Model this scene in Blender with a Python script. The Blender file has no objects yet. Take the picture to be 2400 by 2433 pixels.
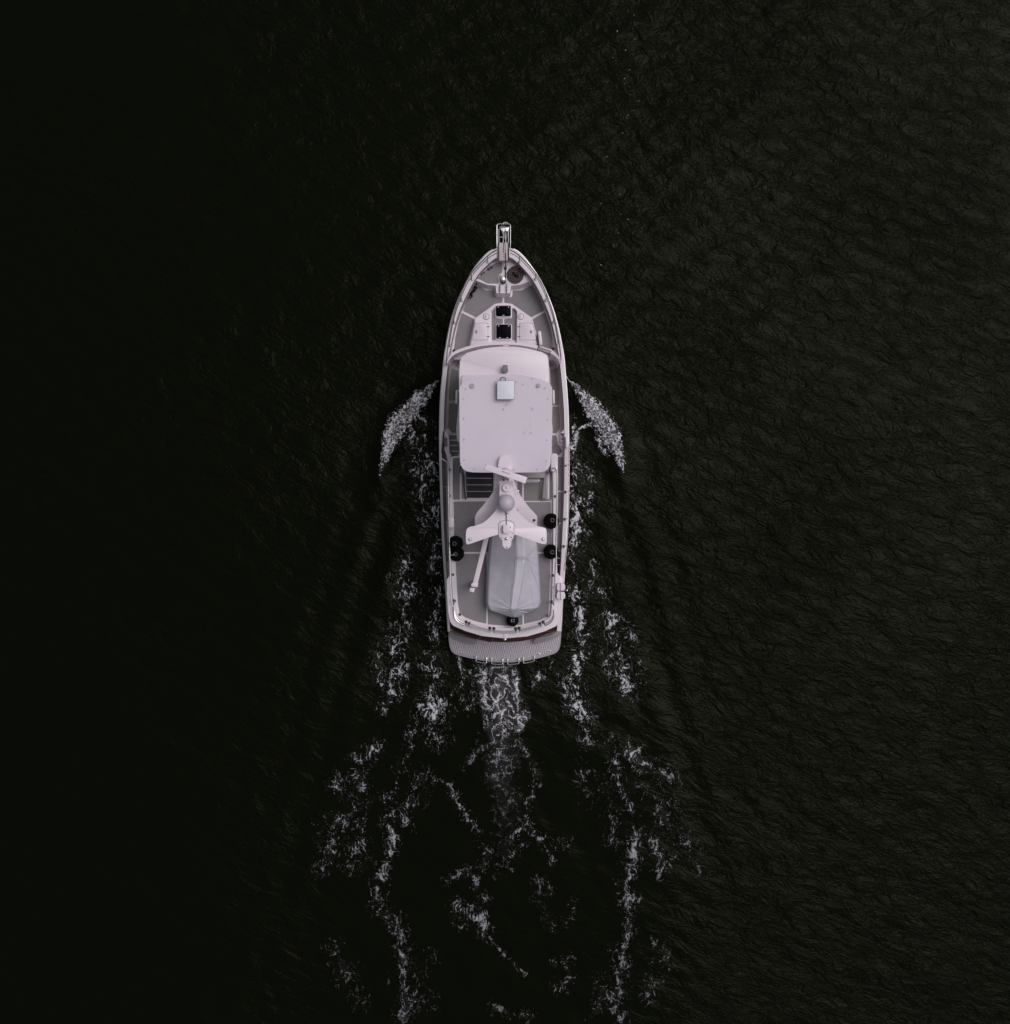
import bpy, bmesh, math, random
import numpy as np
from mathutils import Vector, Matrix

random.seed(7)
rng = np.random.default_rng(11)
R = math.radians
sc = bpy.context.scene
COL = sc.collection

# ------------------------------------------------------------------ camera, sky, sun, exposure
F, H = 2400.0, 40.0          # focal length in photo pixels, drone height above the water (m)
cam_d = bpy.data.cameras.new('camera')
cam_d.sensor_fit = 'HORIZONTAL'
cam_d.angle = 2 * math.atan(1200.0 / F)
cam_d.clip_start = 0.5
cam_d.clip_end = 9000
cam = bpy.data.objects.new('camera', cam_d)
COL.objects.link(cam)
cam.location = (0, 0, H)
sc.camera = cam

SUN_ELEV, SUN_AZ = R(60), R(64)          # azimuth measured from +Y (bow) towards +X (starboard)
world = bpy.data.worlds.new('World')
sc.world = world
world.use_nodes = True
nt = world.node_tree
nt.nodes.clear()
out = nt.nodes.new('ShaderNodeOutputWorld')
bg = nt.nodes.new('ShaderNodeBackground')
sky = nt.nodes.new('ShaderNodeTexSky')
sky.sky_type = 'NISHITA'
sky.sun_disc = False
sky.sun_elevation = SUN_ELEV
sky.sun_rotation = SUN_AZ
sky.air_density = 1.0
sky.dust_density = 4.0
sky.ozone_density = 1.0
hs = nt.nodes.new('ShaderNodeHueSaturation')
hs.inputs['Saturation'].default_value = 0.22      # grey cloud cover
nt.links.new(sky.outputs[0], hs.inputs['Color'])
nt.links.new(hs.outputs[0], bg.inputs[0])
bg.inputs[1].default_value = 0.078
nt.links.new(bg.outputs[0], out.inputs[0])

sun_d = bpy.data.lights.new('sun', 'SUN')
sun_d.energy = 1.35
sun_d.angle = R(42)
sun_d.color = (1.0, 0.945, 0.95)
sun = bpy.data.objects.new('sun', sun_d)
COL.objects.link(sun)
sd = Vector((math.sin(SUN_AZ) * math.cos(SUN_ELEV), math.cos(SUN_AZ) * math.cos(SUN_ELEV), math.sin(SUN_ELEV)))
sun.rotation_euler = sd.to_track_quat('Z', 'Y').to_euler()
sun.location = sd * 60

vs = sc.view_settings
vs.view_transform = 'Standard'
vs.look = 'None'
vs.exposure = -0.04
vs.gamma = 1.0
vs.use_curve_mapping = False

# ------------------------------------------------------------------ coordinates
K = 340.0 / 1906.0
def za(u, v): return (1030 + u * K, 510 + v * K)
def zb(u, v): return (1030 + u * K, 790 + v * K)
def zc(u, v): return (1030 + u * K, 1050 + v * K)
def zd(u, v): return (1030 + u * K, 1270 + v * K)
def mp(f, pts): return [f(*p) for p in pts]
def W(p, z):
    """photo pixel and real height above the water -> point in the scene"""
    s = (H - z) / F
    return Vector(((p[0] - 1200.0) * s, (1216.5 - p[1]) * s, z))
def smooth_line(pts, n=8, closed=False):
    """Catmull-Rom through points of any dimension"""
    P = [np.array(p, float) for p in pts]
    m = len(P)
    res = []
    rngi = range(m) if closed else range(m - 1)
    for i in rngi:
        p1, p2 = P[i], P[(i + 1) % m]
        p0 = P[i - 1] if (i > 0 or closed) else 2 * p1 - p2
        p3 = P[(i + 2) % m] if (i + 2 < m or closed) else 2 * p2 - p1
        for k in range(n):
            t = k / n
            res.append(0.5 * (2 * p1 + (p2 - p0) * t + (2 * p0 - 5 * p1 + 4 * p2 - p3) * t * t + (3 * p1 - p0 - 3 * p2 + p3) * t ** 3))
    if not closed:
        res.append(P[-1])
    return [tuple(r) for r in res]
def round_poly(pts, r, n=5):
    """polygon with every corner rounded (r in the units of pts)"""
    res = []
    m = len(pts)
    for i in range(m):
        a, b, c = np.array(pts[i - 1], float), np.array(pts[i], float), np.array(pts[(i + 1) % m], float)
        da, dc = a - b, c - b
        la, lc = np.linalg.norm(da), np.linalg.norm(dc)
        rr = min(r, la * 0.45, lc * 0.45)
        pa, pc = b + da / la * rr, b + dc / lc * rr
        for k in range(n + 1):
            t = k / n
            res.append(tuple((1 - t) ** 2 * pa + 2 * t * (1 - t) * b + t * t * pc))
    return res

# ------------------------------------------------------------------ materials
MATS = {}
def new_mat(name):
    m = bpy.data.materials.new(name)
    m.use_nodes = True
    b = m.node_tree.nodes['Principled BSDF']
    MATS[name] = m
    return m, m.node_tree, b
def paint(name, col, rough=0.4, var=0.06, scale=3.0, bump=0.0, bscale=60, metal=0.0, coat=0.0, spec=0.5, stain=None, stain_amt=0.0, sscale=2.0):
    m, t, b = new_mat(name)
    L = t.links.new
    tc = t.nodes.new('ShaderNodeTexCoord')
    n = t.nodes.new('ShaderNodeTexNoise')
    n.inputs['Scale'].default_value = scale
    n.inputs['Detail'].default_value = 7
    n.inputs['Roughness'].default_value = 0.65
    L(tc.outputs['Object'], n.inputs['Vector'])
    cr = t.nodes.new('ShaderNodeValToRGB')
    cr.color_ramp.elements[0].position = 0.25
    cr.color_ramp.elements[1].position = 0.75
    cr.color_ramp.elements[0].color = tuple(c * (1 - var) for c in col) + (1,)
    cr.color_ramp.elements[1].color = tuple(min(1, c * (1 + var)) for c in col) + (1,)
    L(n.outputs['Fac'], cr.inputs['Fac'])
    src = cr.outputs['Color']
    if stain is not None:
        n2 = t.nodes.new('ShaderNodeTexNoise')
        n2.inputs['Scale'].default_value = sscale
        n2.inputs['Detail'].default_value = 9
        n2.inputs['Roughness'].default_value = 0.75
        L(tc.outputs['Object'], n2.inputs['Vector'])
        r2 = t.nodes.new('ShaderNodeValToRGB')
        r2.color_ramp.elements[0].position = 0.60
        r2.color_ramp.elements[1].position = 0.78
        r2.color_ramp.elements[0].color = (0, 0, 0, 1)
        r2.color_ramp.elements[1].color = (stain_amt,) * 3 + (1,)
        L(n2.outputs['Fac'], r2.inputs['Fac'])
        mx = t.nodes.new('ShaderNodeMixRGB')
        L(r2.outputs['Color'], mx.inputs['Fac'])
        L(src, mx.inputs['Color1'])
        mx.inputs['Color2'].default_value = tuple(stain) + (1,)
        src = mx.outputs['Color']
    L(src, b.inputs['Base Color'])
    rr = t.nodes.new('ShaderNodeMapRange')
    rr.inputs['To Min'].default_value = max(0.02, rough - 0.08)
    rr.inputs['To Max'].default_value = min(1, rough + 0.08)
    L(n.outputs['Fac'], rr.inputs['Value'])
    L(rr.outputs[0], b.inputs['Roughness'])
    b.inputs['Metallic'].default_value = metal
    b.inputs['Specular IOR Level'].default_value = spec
    b.inputs['Coat Weight'].default_value = coat
    if bump > 0:
        nb = t.nodes.new('ShaderNodeTexNoise')
        nb.inputs['Scale'].default_value = bscale
        nb.inputs['Detail'].default_value = 4
        L(tc.outputs['Object'], nb.inputs['Vector'])
        bp = t.nodes.new('ShaderNodeBump')
        bp.inputs['Strength'].default_value = bump
        bp.inputs['Distance'].default_value = 0.01
        L(nb.outputs['Fac'], bp.inputs['Height'])
        L(bp.outputs[0], b.inputs['Normal'])
    return m
GEL = paint('gelcoat', (0.68, 0.605, 0.672), 0.35, 0.035, 1.3, 0.03, 6, stain=(0.42, 0.36, 0.40), stain_amt=0.25, sscale=3.0)
TOP = paint('hardtop_gelcoat', (0.575, 0.515, 0.60), 0.42, 0.04, 0.9, 0.04, 5, stain=(0.36, 0.31, 0.37), stain_amt=0.55, sscale=1.9)
PANEL = paint('antenna_plastic', (0.655, 0.665, 0.745), 0.5, 0.02, 2.0, spec=0.2)
HULLW = paint('hull_paint', (0.62, 0.55, 0.61), 0.25, 0.03, 0.8, coat=0.2)
DECK = paint('nonskid', (0.215, 0.20, 0.212), 0.8, 0.10, 1.6, 0.5, 160, stain=(0.13, 0.115, 0.115), stain_amt=0.5, sscale=0.9)
SIDED = paint('side_nonskid', (0.20, 0.185, 0.185), 0.8, 0.08, 2.0, 0.5, 160)
STEEL = paint('stainless', (0.50, 0.49, 0.49), 0.36, 0.05, 8.0, metal=1.0)
CHROME = paint('chrome', (0.62, 0.61, 0.61), 0.30, 0.03, 8.0, metal=1.0)
DARKST = paint('dark_metal', (0.04, 0.04, 0.042), 0.35, 0.2, 8.0, metal=0.6)
RUBBER = paint('black_cover', (0.004, 0.004, 0.0045), 0.8, 0.25, 9.0, 0.3, 40, spec=0.08)
ROPEB = paint('black_rope', (0.008, 0.008, 0.009), 0.9, 0.3, 40, 0.5, 120, spec=0.1)
ROPEW = paint('pale_rope', (0.48, 0.46, 0.46), 0.9, 0.25, 40, 0.8, 90)
ROPEBR = paint('brown_rope', (0.085, 0.066, 0.064), 0.85, 0.3, 18, 0.6, 70, stain=(0.03, 0.022, 0.022), stain_amt=0.7, sscale=6)
TEAK = paint('varnished_teak', (0.030, 0.0075, 0.0042), 0.4, 0.3, 5.0, coat=0.1, spec=0.2)
TREAD = paint('dark_tread', (0.022, 0.018, 0.019), 0.7, 0.3, 12, 0.4, 60)
GLASS = paint('tinted_acrylic', (0.004, 0.0035, 0.006), 0.4, 0.1, 3.0, spec=0.02)
WINDOW = paint('cabin_glass', (0.006, 0.006, 0.008), 0.06, 0.1, 3.0)
FABRIC = paint('cover_fabric', (0.44, 0.42, 0.485), 0.85, 0.07, 3.0, 0.25, 220, stain=(0.31, 0.30, 0.34), stain_amt=0.5, sscale=1.8)
FABRIC2 = paint('cover_patch', (0.54, 0.52, 0.58), 0.85, 0.04, 6.0, 0.25, 220)
GREYP = paint('grey_plastic', (0.19, 0.18, 0.19), 0.5, 0.06, 4.0)
GREYD = paint('searchlight_grey', (0.13, 0.125, 0.14), 0.35, 0.1, 6.0)
PLATF = paint('platform_grp', (0.30, 0.275, 0.305), 0.6, 0.07, 3.0, 0.2, 60)
RIBM = paint('platform_rib', (0.56, 0.51, 0.57), 0.6, 0.12, 5.0)
WOODL = paint('pulpit_plank', (0.52, 0.44, 0.47), 0.5, 0.08, 9.0, 0.2, 60)
INK = paint('dark_print', (0.03, 0.025, 0.035), 0.6, 0.1, 10)
RAILD = paint('dark_stainless', (0.16, 0.15, 0.155), 0.4, 0.1, 8.0, metal=0.7)  # darker steel tone for the bow rails and cleats
DOME = paint('radome_plastic', (0.45, 0.41, 0.47), 0.45, 0.03, 2.0)
LOCKG = paint('locker_grey', (0.27, 0.245, 0.262), 0.5, 0.05, 3.0)
BOOT = paint('antifouling', (0.02, 0.018, 0.03), 0.6, 0.1, 3)
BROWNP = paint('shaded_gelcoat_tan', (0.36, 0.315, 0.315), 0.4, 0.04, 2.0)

# ------------------------------------------------------------------ object helpers
def link_mesh(name, verts, faces, mat, parent=None, smooth=False, angle=None):
    """verts in world space; the origin goes to the foot of the piece"""
    V = np.array([tuple(v) for v in verts], dtype=float)
    lo, hi = V.min(0), V.max(0)
    o = np.array(((lo[0] + hi[0]) / 2, (lo[1] + hi[1]) / 2, lo[2]))
    me = bpy.data.meshes.new(name)
    me.from_pydata([tuple(v) for v in (V - o)], [], faces)
    me.materials.append(mat)
    me.update()
    if smooth:
        me.polygons.foreach_set('use_smooth', [True] * len(me.polygons))
        if angle is not None:
            try: me.set_sharp_from_angle(angle=angle)
            except Exception: pass
    ob = bpy.data.objects.new(name, me)
    COL.objects.link(ob)
    ob.location = o
    if parent is not None:
        ob.parent = parent
        ob.matrix_parent_inverse = Matrix.Translation(-world_loc(parent))
    return ob
def world_loc(o):
    l = Vector(o.location)
    if o.parent is not None:
        l = l + o.matrix_parent_inverse.translation + world_loc(o.parent)
    return l
def link_bm(name, bm, mat, parent=None, smooth=False, angle=R(38)):
    bmesh.ops.recalc_face_normals(bm, faces=bm.faces)
    bm.verts.ensure_lookup_table()
    bm.verts.index_update()
    v = [x.co.copy() for x in bm.verts]
    f = [[x.index for x in fc.verts] for fc in bm.faces]
    bm.free()
    return link_mesh(name, v, f, mat, parent, smooth, angle)
def root(name, loc, label, cat, group=None):
    o = bpy.data.objects.new(name, None)
    COL.objects.link(o)
    o.location = loc
    o.empty_display_size = 0.2
    tag(o, label, cat, group)
    return o
def tag(o, label=None, cat=None, group=None, kind=None):
    if label: o['label'] = label
    if cat: o['category'] = cat
    if group: o['group'] = group
    if kind: o['kind'] = kind
    return o
def add_prism(bm, pts3, thick, bevel=0.0, segs=2):
    """pts3: world points of the top outline; extruded straight down"""
    top = [bm.verts.new(p) for p in pts3]
    bot = [bm.verts.new((p[0], p[1], p[2] - thick)) for p in pts3]
    n = len(top)
    ft = bm.faces.new(top)
    bm.faces.new(bot[::-1])
    for i in range(n):
        j = (i + 1) % n
        bm.faces.new((top[i], bot[i], bot[j], top[j]))
    if bevel > 0:
        es = list(ft.edges)
        bmesh.ops.bevel(bm, geom=es, offset=bevel, segments=segs, profile=0.5, affect='EDGES', clamp_overlap=True)
def slab(name, px, z, thick, mat, parent, bevel=0.0, smooth=True, segs=2):
    bm = bmesh.new()
    zz = z if callable(z) else (lambda p: z)
    add_prism(bm, [W(p, zz(p)) for p in px], thick, bevel, segs)
    return link_bm(name, bm, mat, parent, smooth)
def ribbon(name, A, B, mat, parent, smooth=True, thick=0.0):
    """surface between two polylines of world points"""
    n = len(A)
    v = list(A) + list(B)
    f = [(i, i + 1, n + i + 1, n + i) for i in range(n - 1)]
    if thick:
        off = len(v)
        v += [Vector((p[0], p[1], p[2] - thick)) for p in v[:off]]
        f += [(off + a, off + d, off + c, off + b) for a, b, c, d in f]
        f += [(i + 1, i, off + i, off + i + 1) for i in range(n - 1)]
        f += [(n + i, n + i + 1, off + n + i + 1, off + n + i) for i in range(n - 1)]
        f += [(0, n, off + n, off), (2 * n - 1, n - 1, off + n - 1, off + 2 * n - 1)]
    return link_mesh(name, v, f, mat, parent, smooth, R(35))
def add_tube(bm, pts, r, n=8, closed=False, cap=True):
    P = [Vector(p) for p in pts]
    m = len(P)
    rings = []
    up = None
    rad = r if hasattr(r, '__len__') else [r] * m
    for i in range(m):
        a = P[i - 1] if (i > 0 or closed) else P[i]
        b = P[(i + 1) % m] if (i < m - 1 or closed) else P[i]
        d = (b - a)
        d = d.normalized() if d.length > 1e-9 else Vector((0, 0, 1))
        if up is None or abs(up.dot(d)) > 0.95:
            up = Vector((0, 0, 1)) if abs(d.z) < 0.9 else Vector((1, 0, 0))
        s = d.cross(up).normalized()
        up = s.cross(d).normalized()
        rings.append([bm.verts.new(P[i] + (s * math.cos(2 * math.pi * k / n) + up * math.sin(2 * math.pi * k / n)) * rad[i]) for k in range(n)])
    for i in range(m if closed else m - 1):
        A, B = rings[i], rings[(i + 1) % m]
        for k in range(n):
            bm.faces.new((A[k], A[(k + 1) % n], B[(k + 1) % n], B[k]))
    if cap and not closed:
        bm.faces.new(rings[0][::-1])
        bm.faces.new(rings[-1])
def tube(name, pts, r, mat, parent, n=8, closed=False):
    bm = bmesh.new()
    add_tube(bm, pts, r, n, closed)
    return link_bm(name, bm, mat, parent, True)
def add_lathe(bm, c, prof, n=20, axis=None):
    """prof: list of (radius, height) from bottom to top around c"""
    rings = []
    for r, h in prof:
        if r < 1e-6:
            rings.append([bm.verts.new((c[0], c[1], c[2] + h))])
        else:
            rings.append([bm.verts.new((c[0] + r * math.cos(2 * math.pi * k / n), c[1] + r * math.sin(2 * math.pi * k / n), c[2] + h)) for k in range(n)])
    for A, B in zip(rings[:-1], rings[1:]):
        for k in range(n):
            q = [A[k % len(A)], A[(k + 1) % len(A)], B[(k + 1) % len(B)], B[k % len(B)]]
            u = []
            for x in q:
                if x not in u: u.append(x)
            if len(u) > 2: bm.faces.new(u)
    for e in (rings[0][::-1], rings[-1]):
        if len(e) > 2: bm.faces.new(e)
def lathe(name, c, prof, mat, parent, n=20, smooth=True):
    bm = bmesh.new()
    add_lathe(bm, c, prof, n)
    return link_bm(name, bm, mat, parent, smooth)
def add_box(bm, c, sx, sy, sz, rot=0.0, bevel=0.0):
    """c: centre of the foot"""
    cs, sn = math.cos(rot), math.sin(rot)
    pts = [(c[0] + x * cs - y * sn, c[1] + x * sn + y * cs, c[2] + sz) for x, y in ((-sx / 2, -sy / 2), (sx / 2, -sy / 2), (sx / 2, sy / 2), (-sx / 2, sy / 2))]
    add_prism(bm, pts, sz, bevel)
def box(name, c, sx, sy, sz, mat, parent, rot=0.0, bevel=0.0):
    bm = bmesh.new()
    add_box(bm, c, sx, sy, sz, rot, bevel)
    return link_bm(name, bm, mat, parent, True)

# ------------------------------------------------------------------ noise in numpy
_tab = rng.random(65536)
def _hash(ix, iy, seed):
    return _tab[((ix * 73856093) ^ (iy * 19349663) ^ (seed * 83492791)) & 65535]
def vnoise(x, y, seed=0):
    ix, iy = np.floor(x).astype(np.int64), np.floor(y).astype(np.int64)
    fx, fy = x - ix, y - iy
    fx, fy = fx * fx * fx * (fx * (fx * 6 - 15) + 10), fy * fy * fy * (fy * (fy * 6 - 15) + 10)
    a, b = _hash(ix, iy, seed), _hash(ix + 1, iy, seed)
    c, d = _hash(ix, iy + 1, seed), _hash(ix + 1, iy + 1, seed)
    return (a + (b - a) * fx) * (1 - fy) + (c + (d - c) * fx) * fy
def fbm(x, y, seed=0, oct=4, gain=0.5):
    s, amp, tot = 0, 1.0, 0
    for o in range(oct):
        s = s + amp * vnoise(x * 2 ** o + 17.3 * o, y * 2 ** o - 9.1 * o, seed + o)
        tot += amp
        amp *= gain
    return s / tot
def ridge(x, y, seed=0, oct=3):
    s, amp, tot = 0, 1.0, 0
    for o in range(oct):
        n = 1 - np.abs(2 * vnoise(x * 2 ** o + 5.7 * o, y * 2 ** o + 3.3 * o, seed + o) - 1)
        s = s + amp * n * n
        tot += amp
        amp *= 0.5
    return s / tot

# ------------------------------------------------------------------ the sea surface
waves = []
wr = random.Random(5)
for i in range(34):
    lam = 0.7 * (6.5 / 0.7) ** (i / 33.0)
    ang = R(62) + wr.gauss(0, 0.55)          # chop running down from starboard bow
    k = 2 * math.pi / lam
    steep = 0.030 if lam < 2 else 0.013
    waves.append((k * math.cos(ang), k * math.sin(ang), steep / k * wr.uniform(0.6, 1.3), wr.uniform(0, 6.28)))
def bow_ridge(x, y):
    """the two crests thrown off by the bow, and the hollows behind them"""
    h = 0
    for pts in (BOWL, BOWR):
        d = np.full(np.shape(x), 1e9)
        for a, b in zip(pts[:-1], pts[1:]):
            ax, ay = a; bx, by = b
            t = np.clip(((x - ax) * (bx - ax) + (y - ay) * (by - ay)) / ((bx - ax) ** 2 + (by - ay) ** 2), 0, 1)
            d = np.minimum(d, np.hypot(x - ax - t * (bx - ax), y - ay - t * (by - ay)))
        fd = np.clip((y - (-0.2)) / 3.0, 0, 1) * np.clip((5.6 - y) / 1.2, 0, 1)
        h = h + fd * (0.20 * np.exp(-(d / 0.42) ** 2) - 0.05 * np.exp(-((d - 1.1) / 0.6) ** 2))
    return h
def w0(p):
    v = W(p, 0)
    return (v.x, v.y)
def q6(u, v): return (890 + u * 0.1398, 880 + v * 0.1398)
def q7(u, v): return (1340 + u * 0.1398, 880 + v * 0.1398)
BOWL = [w0(q6(*p)) for p in ((1060, 200), (930, 330), (780, 480), (620, 680), (420, 880), (300, 1080), (230, 1280), (160, 1500), (120, 1650), (85, 1800), (60, 2300))]
BOWR = [w0(q7(*p)) for p in ((70, 170), (190, 280), (330, 440), (480, 640), (640, 860), (790, 1080), (870, 1280), (940, 1430), (985, 1560), (1000, 1700), (1030, 2300))]
def sea_h(x, y):
    h = np.zeros(np.shape(x))
    for kx, ky, a, p in waves:
        s = np.sin(kx * x + ky * y + p)
        h = h + a * (s + 0.35 * s * s)
    # gusts leave some areas rougher; to port and in the wake the surface is calmer
    g = 0.35 + 0.75 * fbm(x * 0.11 + 3, y * 0.11 + 8, 41, 3)
    cal = 1 / (1 + np.exp(-(x + 1.0) / 2.5))
    g = g * (0.35 + 0.65 * cal)
    far = np.hypot(x, y)
    g = g * np.clip(1.6 - far / 90.0, 0.0, 1.0)
    # diverging wake waves running out behind both bow crests
    for sgn, x0, y0 in ((-1, -4.9, 1.2), (1, 4.9, 1.2)):
        ca, sa = math.cos(R(15)), math.sin(R(15))
        al_ = -(y - y0) * ca + sgn * (x - x0) * sa
        dd = sgn * (x - x0) * ca + (y - y0) * sa
        wob = 0.5 * (fbm(x * 0.25, y * 0.25, 91, 2) - 0.5)
        h = h + (0.04 if sgn < 0 else 0.075) / np.maximum(g, 0.2) * np.sin(2 * math.pi * (dd + wob) / 1.55 + 0.6) * np.exp(-((dd + 0.4) / 1.7) ** 2) * np.clip(al_ / 2.5, 0, 1) * np.exp(-np.maximum(al_, 0) / 14.0)
    # slow boils rolling up behind the propellers
    wk_ = np.clip((-4.5 - y) / 3.0, 0, 1) * np.exp(-(x / 4.2) ** 4) * np.exp(-np.maximum(-6 - y, 0) / 22.0)
    boil = 0.16 * (fbm(x * 0.55 + 2, y * 0.38, 95, 3) - 0.5) * wk_ if np.any(wk_ > 1e-3) else 0.0
    return h * g + boil + np.where(far < 30, bow_ridge(x, y), 0) * 1.0

c1 = np.arange(-22.0, 22.01, 0.11)
grow = [22.0]
st = 0.12
while grow[-1] < 4000:
    st *= 1.17
    grow.append(grow[-1] + st)
grow = np.array(grow[1:])
c1 = np.concatenate((-grow[::-1], c1, grow))
N1 = len(c1)
X, Y = np.meshgrid(c1, c1)
Z = sea_h(X, Y)
vv = np.stack((X.ravel(), Y.ravel(), Z.ravel()), 1)
idx = np.arange(N1 * N1).reshape(N1, N1)
ff = np.stack((idx[:-1, :-1].ravel(), idx[:-1, 1:].ravel(), idx[1:, 1:].ravel(), idx[1:, :-1].ravel()), 1)
def grid_mesh(name, verts, quads, mat):
    me = bpy.data.meshes.new(name)
    me.vertices.add(len(verts))
    me.vertices.foreach_set('co', verts.astype(np.float32).ravel())
    me.loops.add(len(quads) * 4)
    me.loops.foreach_set('vertex_index', quads.astype(np.int32).ravel())
    me.polygons.add(len(quads))
    me.polygons.foreach_set('loop_start', np.arange(0, len(quads) * 4, 4, dtype=np.int32))
    me.polygons.foreach_set('use_smooth', np.ones(len(quads), dtype=bool))
    me.materials.append(mat)
    me.update(calc_edges=True)
    me.validate()
    ob = bpy.data.objects.new(name, me)
    COL.objects.link(ob)
    return ob
WATER, t, b = new_mat('sea_water')
L = t.links.new
b.inputs['Base Color'].default_value = (0.0030, 0.0037, 0.0018, 1)
b.inputs['Roughness'].default_value = 0.16
b.inputs['IOR'].default_value = 1.33
b.inputs['Specular IOR Level'].default_value = 0.085
b.inputs['Specular Tint'].default_value = (0.95, 1.0, 0.70, 1)
geo = t.nodes.new('ShaderNodeNewGeometry')
mpn = t.nodes.new('ShaderNodeMapping')
mpn.inputs['Scale'].default_value = (1.0, 2.1, 1.0)
mp0 = t.nodes.new('ShaderNodeMapping')
mp0.inputs['Rotation'].default_value = (0, 0, R(24))
L(geo.outputs['Position'], mp0.inputs['Vector'])
L(mp0.outputs[0], mpn.inputs['Vector'])
n1 = t.nodes.new('ShaderNodeTexNoise'); n1.inputs['Scale'].default_value = 0.95; n1.inputs['Detail'].default_value = 4.5; n1.inputs['Roughness'].default_value = 0.62; n1.inputs['Distortion'].default_value = 0.6
L(mpn.outputs[0], n1.inputs['Vector'])
n2 = t.nodes.new('ShaderNodeTexNoise'); n2.inputs['Scale'].default_value = 6.5; n2.inputs['Detail'].default_value = 3
L(mpn.outputs[0], n2.inputs['Vector'])
n3 = t.nodes.new('ShaderNodeTexNoise'); n3.inputs['Scale'].default_value = 0.13; n3.inputs['Detail'].default_value = 4
L(geo.outputs['Position'], n3.inputs['Vector'])
ad = t.nodes.new('ShaderNodeMath'); ad.operation = 'MULTIPLY_ADD'; ad.inputs[1].default_value = 0.12
L(n2.outputs['Fac'], ad.inputs[0]); L(n1.outputs['Fac'], ad.inputs[2])
sep = t.nodes.new('ShaderNodeSeparateXYZ'); L(geo.outputs['Position'], sep.inputs[0])
# ripples ruffle the starboard side, the lee to port is smoother; gust patches on top
mr = t.nodes.new('ShaderNodeMapRange'); mr.inputs['From Min'].default_value = -15; mr.inputs['From Max'].default_value = 10; mr.inputs['To Min'].default_value = 0.32; mr.inputs['To Max'].default_value = 0.95
xo = t.nodes.new('ShaderNodeMath'); xo.operation = 'MULTIPLY_ADD'; xo.inputs[1].default_value = 22.0
L(n3.outputs['Fac'], xo.inputs[0])
xs_ = t.nodes.new('ShaderNodeMath'); xs_.operation = 'SUBTRACT'; xs_.inputs[1].default_value = 11.0
L(sep.outputs[0], xs_.inputs[0]); L(xs_.outputs[0], xo.inputs[2])
L(xo.outputs[0], mr.inputs['Value'])
ml = t.nodes.new('ShaderNodeMath'); ml.operation = 'MULTIPLY'
mr2 = t.nodes.new('ShaderNodeMapRange'); mr2.inputs['From Min'].default_value = 0.3; mr2.inputs['From Max'].default_value = 0.7; mr2.inputs['To Min'].default_value = 0.55; mr2.inputs['To Max'].default_value = 1.1
L(n3.outputs['Fac'], mr2.inputs['Value'])
L(mr.outputs[0], ml.inputs[0]); L(mr2.outputs[0], ml.inputs[1])
bp = t.nodes.new('ShaderNodeBump'); bp.inputs['Distance'].default_value = 0.27
# turbulence behind the stern irons the small ripples out
wa = t.nodes.new('ShaderNodeMapRange'); wa.inputs['From Min'].default_value = -5; wa.inputs['From Max'].default_value = -10; wa.interpolation_type = 'SMOOTHSTEP'
L(sep.outputs[1], wa.inputs['Value'])
ab = t.nodes.new('ShaderNodeMath'); ab.operation = 'ABSOLUTE'; L(sep.outputs[0], ab.inputs[0])
wb = t.nodes.new('ShaderNodeMapRange'); wb.inputs['From Min'].default_value = 9; wb.inputs['From Max'].default_value = 4; wb.interpolation_type = 'SMOOTHSTEP'
L(ab.outputs[0], wb.inputs['Value'])
wm = t.nodes.new('ShaderNodeMath'); wm.operation = 'MULTIPLY'; L(wa.outputs[0], wm.inputs[0]); L(wb.outputs[0], wm.inputs[1])
wi = t.nodes.new('ShaderNodeMath'); wi.operation = 'MULTIPLY_ADD'; wi.inputs[1].default_value = -0.72; wi.inputs[2].default_value = 1.0; L(wm.outputs[0], wi.inputs[0])
wf = t.nodes.new('ShaderNodeMath'); wf.operation = 'MULTIPLY'; L(ml.outputs[0], wf.inputs[0]); L(wi.outputs[0], wf.inputs[1])
L(wf.outputs[0], bp.inputs['Strength']); L(ad.outputs[0], bp.inputs['Height'])
L(bp.outputs[0], b.inputs['Normal'])
sea = grid_mesh('water', vv, ff, WATER)
tag(sea, 'dark green black open water rippled by light wind', 'water', kind='structure')

# ------------------------------------------------------------------ foam
FOAM, t, b = new_mat('foam')
L = t.links.new
at = t.nodes.new('ShaderNodeAttribute'); at.attribute_name = 'thickness'
cr = t.nodes.new('ShaderNodeValToRGB')
cr.color_ramp.elements[0].color = (0.03, 0.03, 0.03, 1)
cr.color_ramp.elements[1].color = (0.62, 0.60, 0.66, 1)
e = cr.color_ramp.elements.new(0.45); e.color = (0.20, 0.195, 0.215, 1)
L(at.outputs['Fac'], cr.inputs['Fac'])
L(cr.outputs[0], b.inputs['Base Color'])
b.inputs['Roughness'].default_value = 0.7
b.inputs['Specular IOR Level'].default_value = 0.2
at2 = t.nodes.new('ShaderNodeAttribute'); at2.attribute_name = 'cover'
L(at2.outputs['Fac'], b.inputs['Alpha'])

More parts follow.
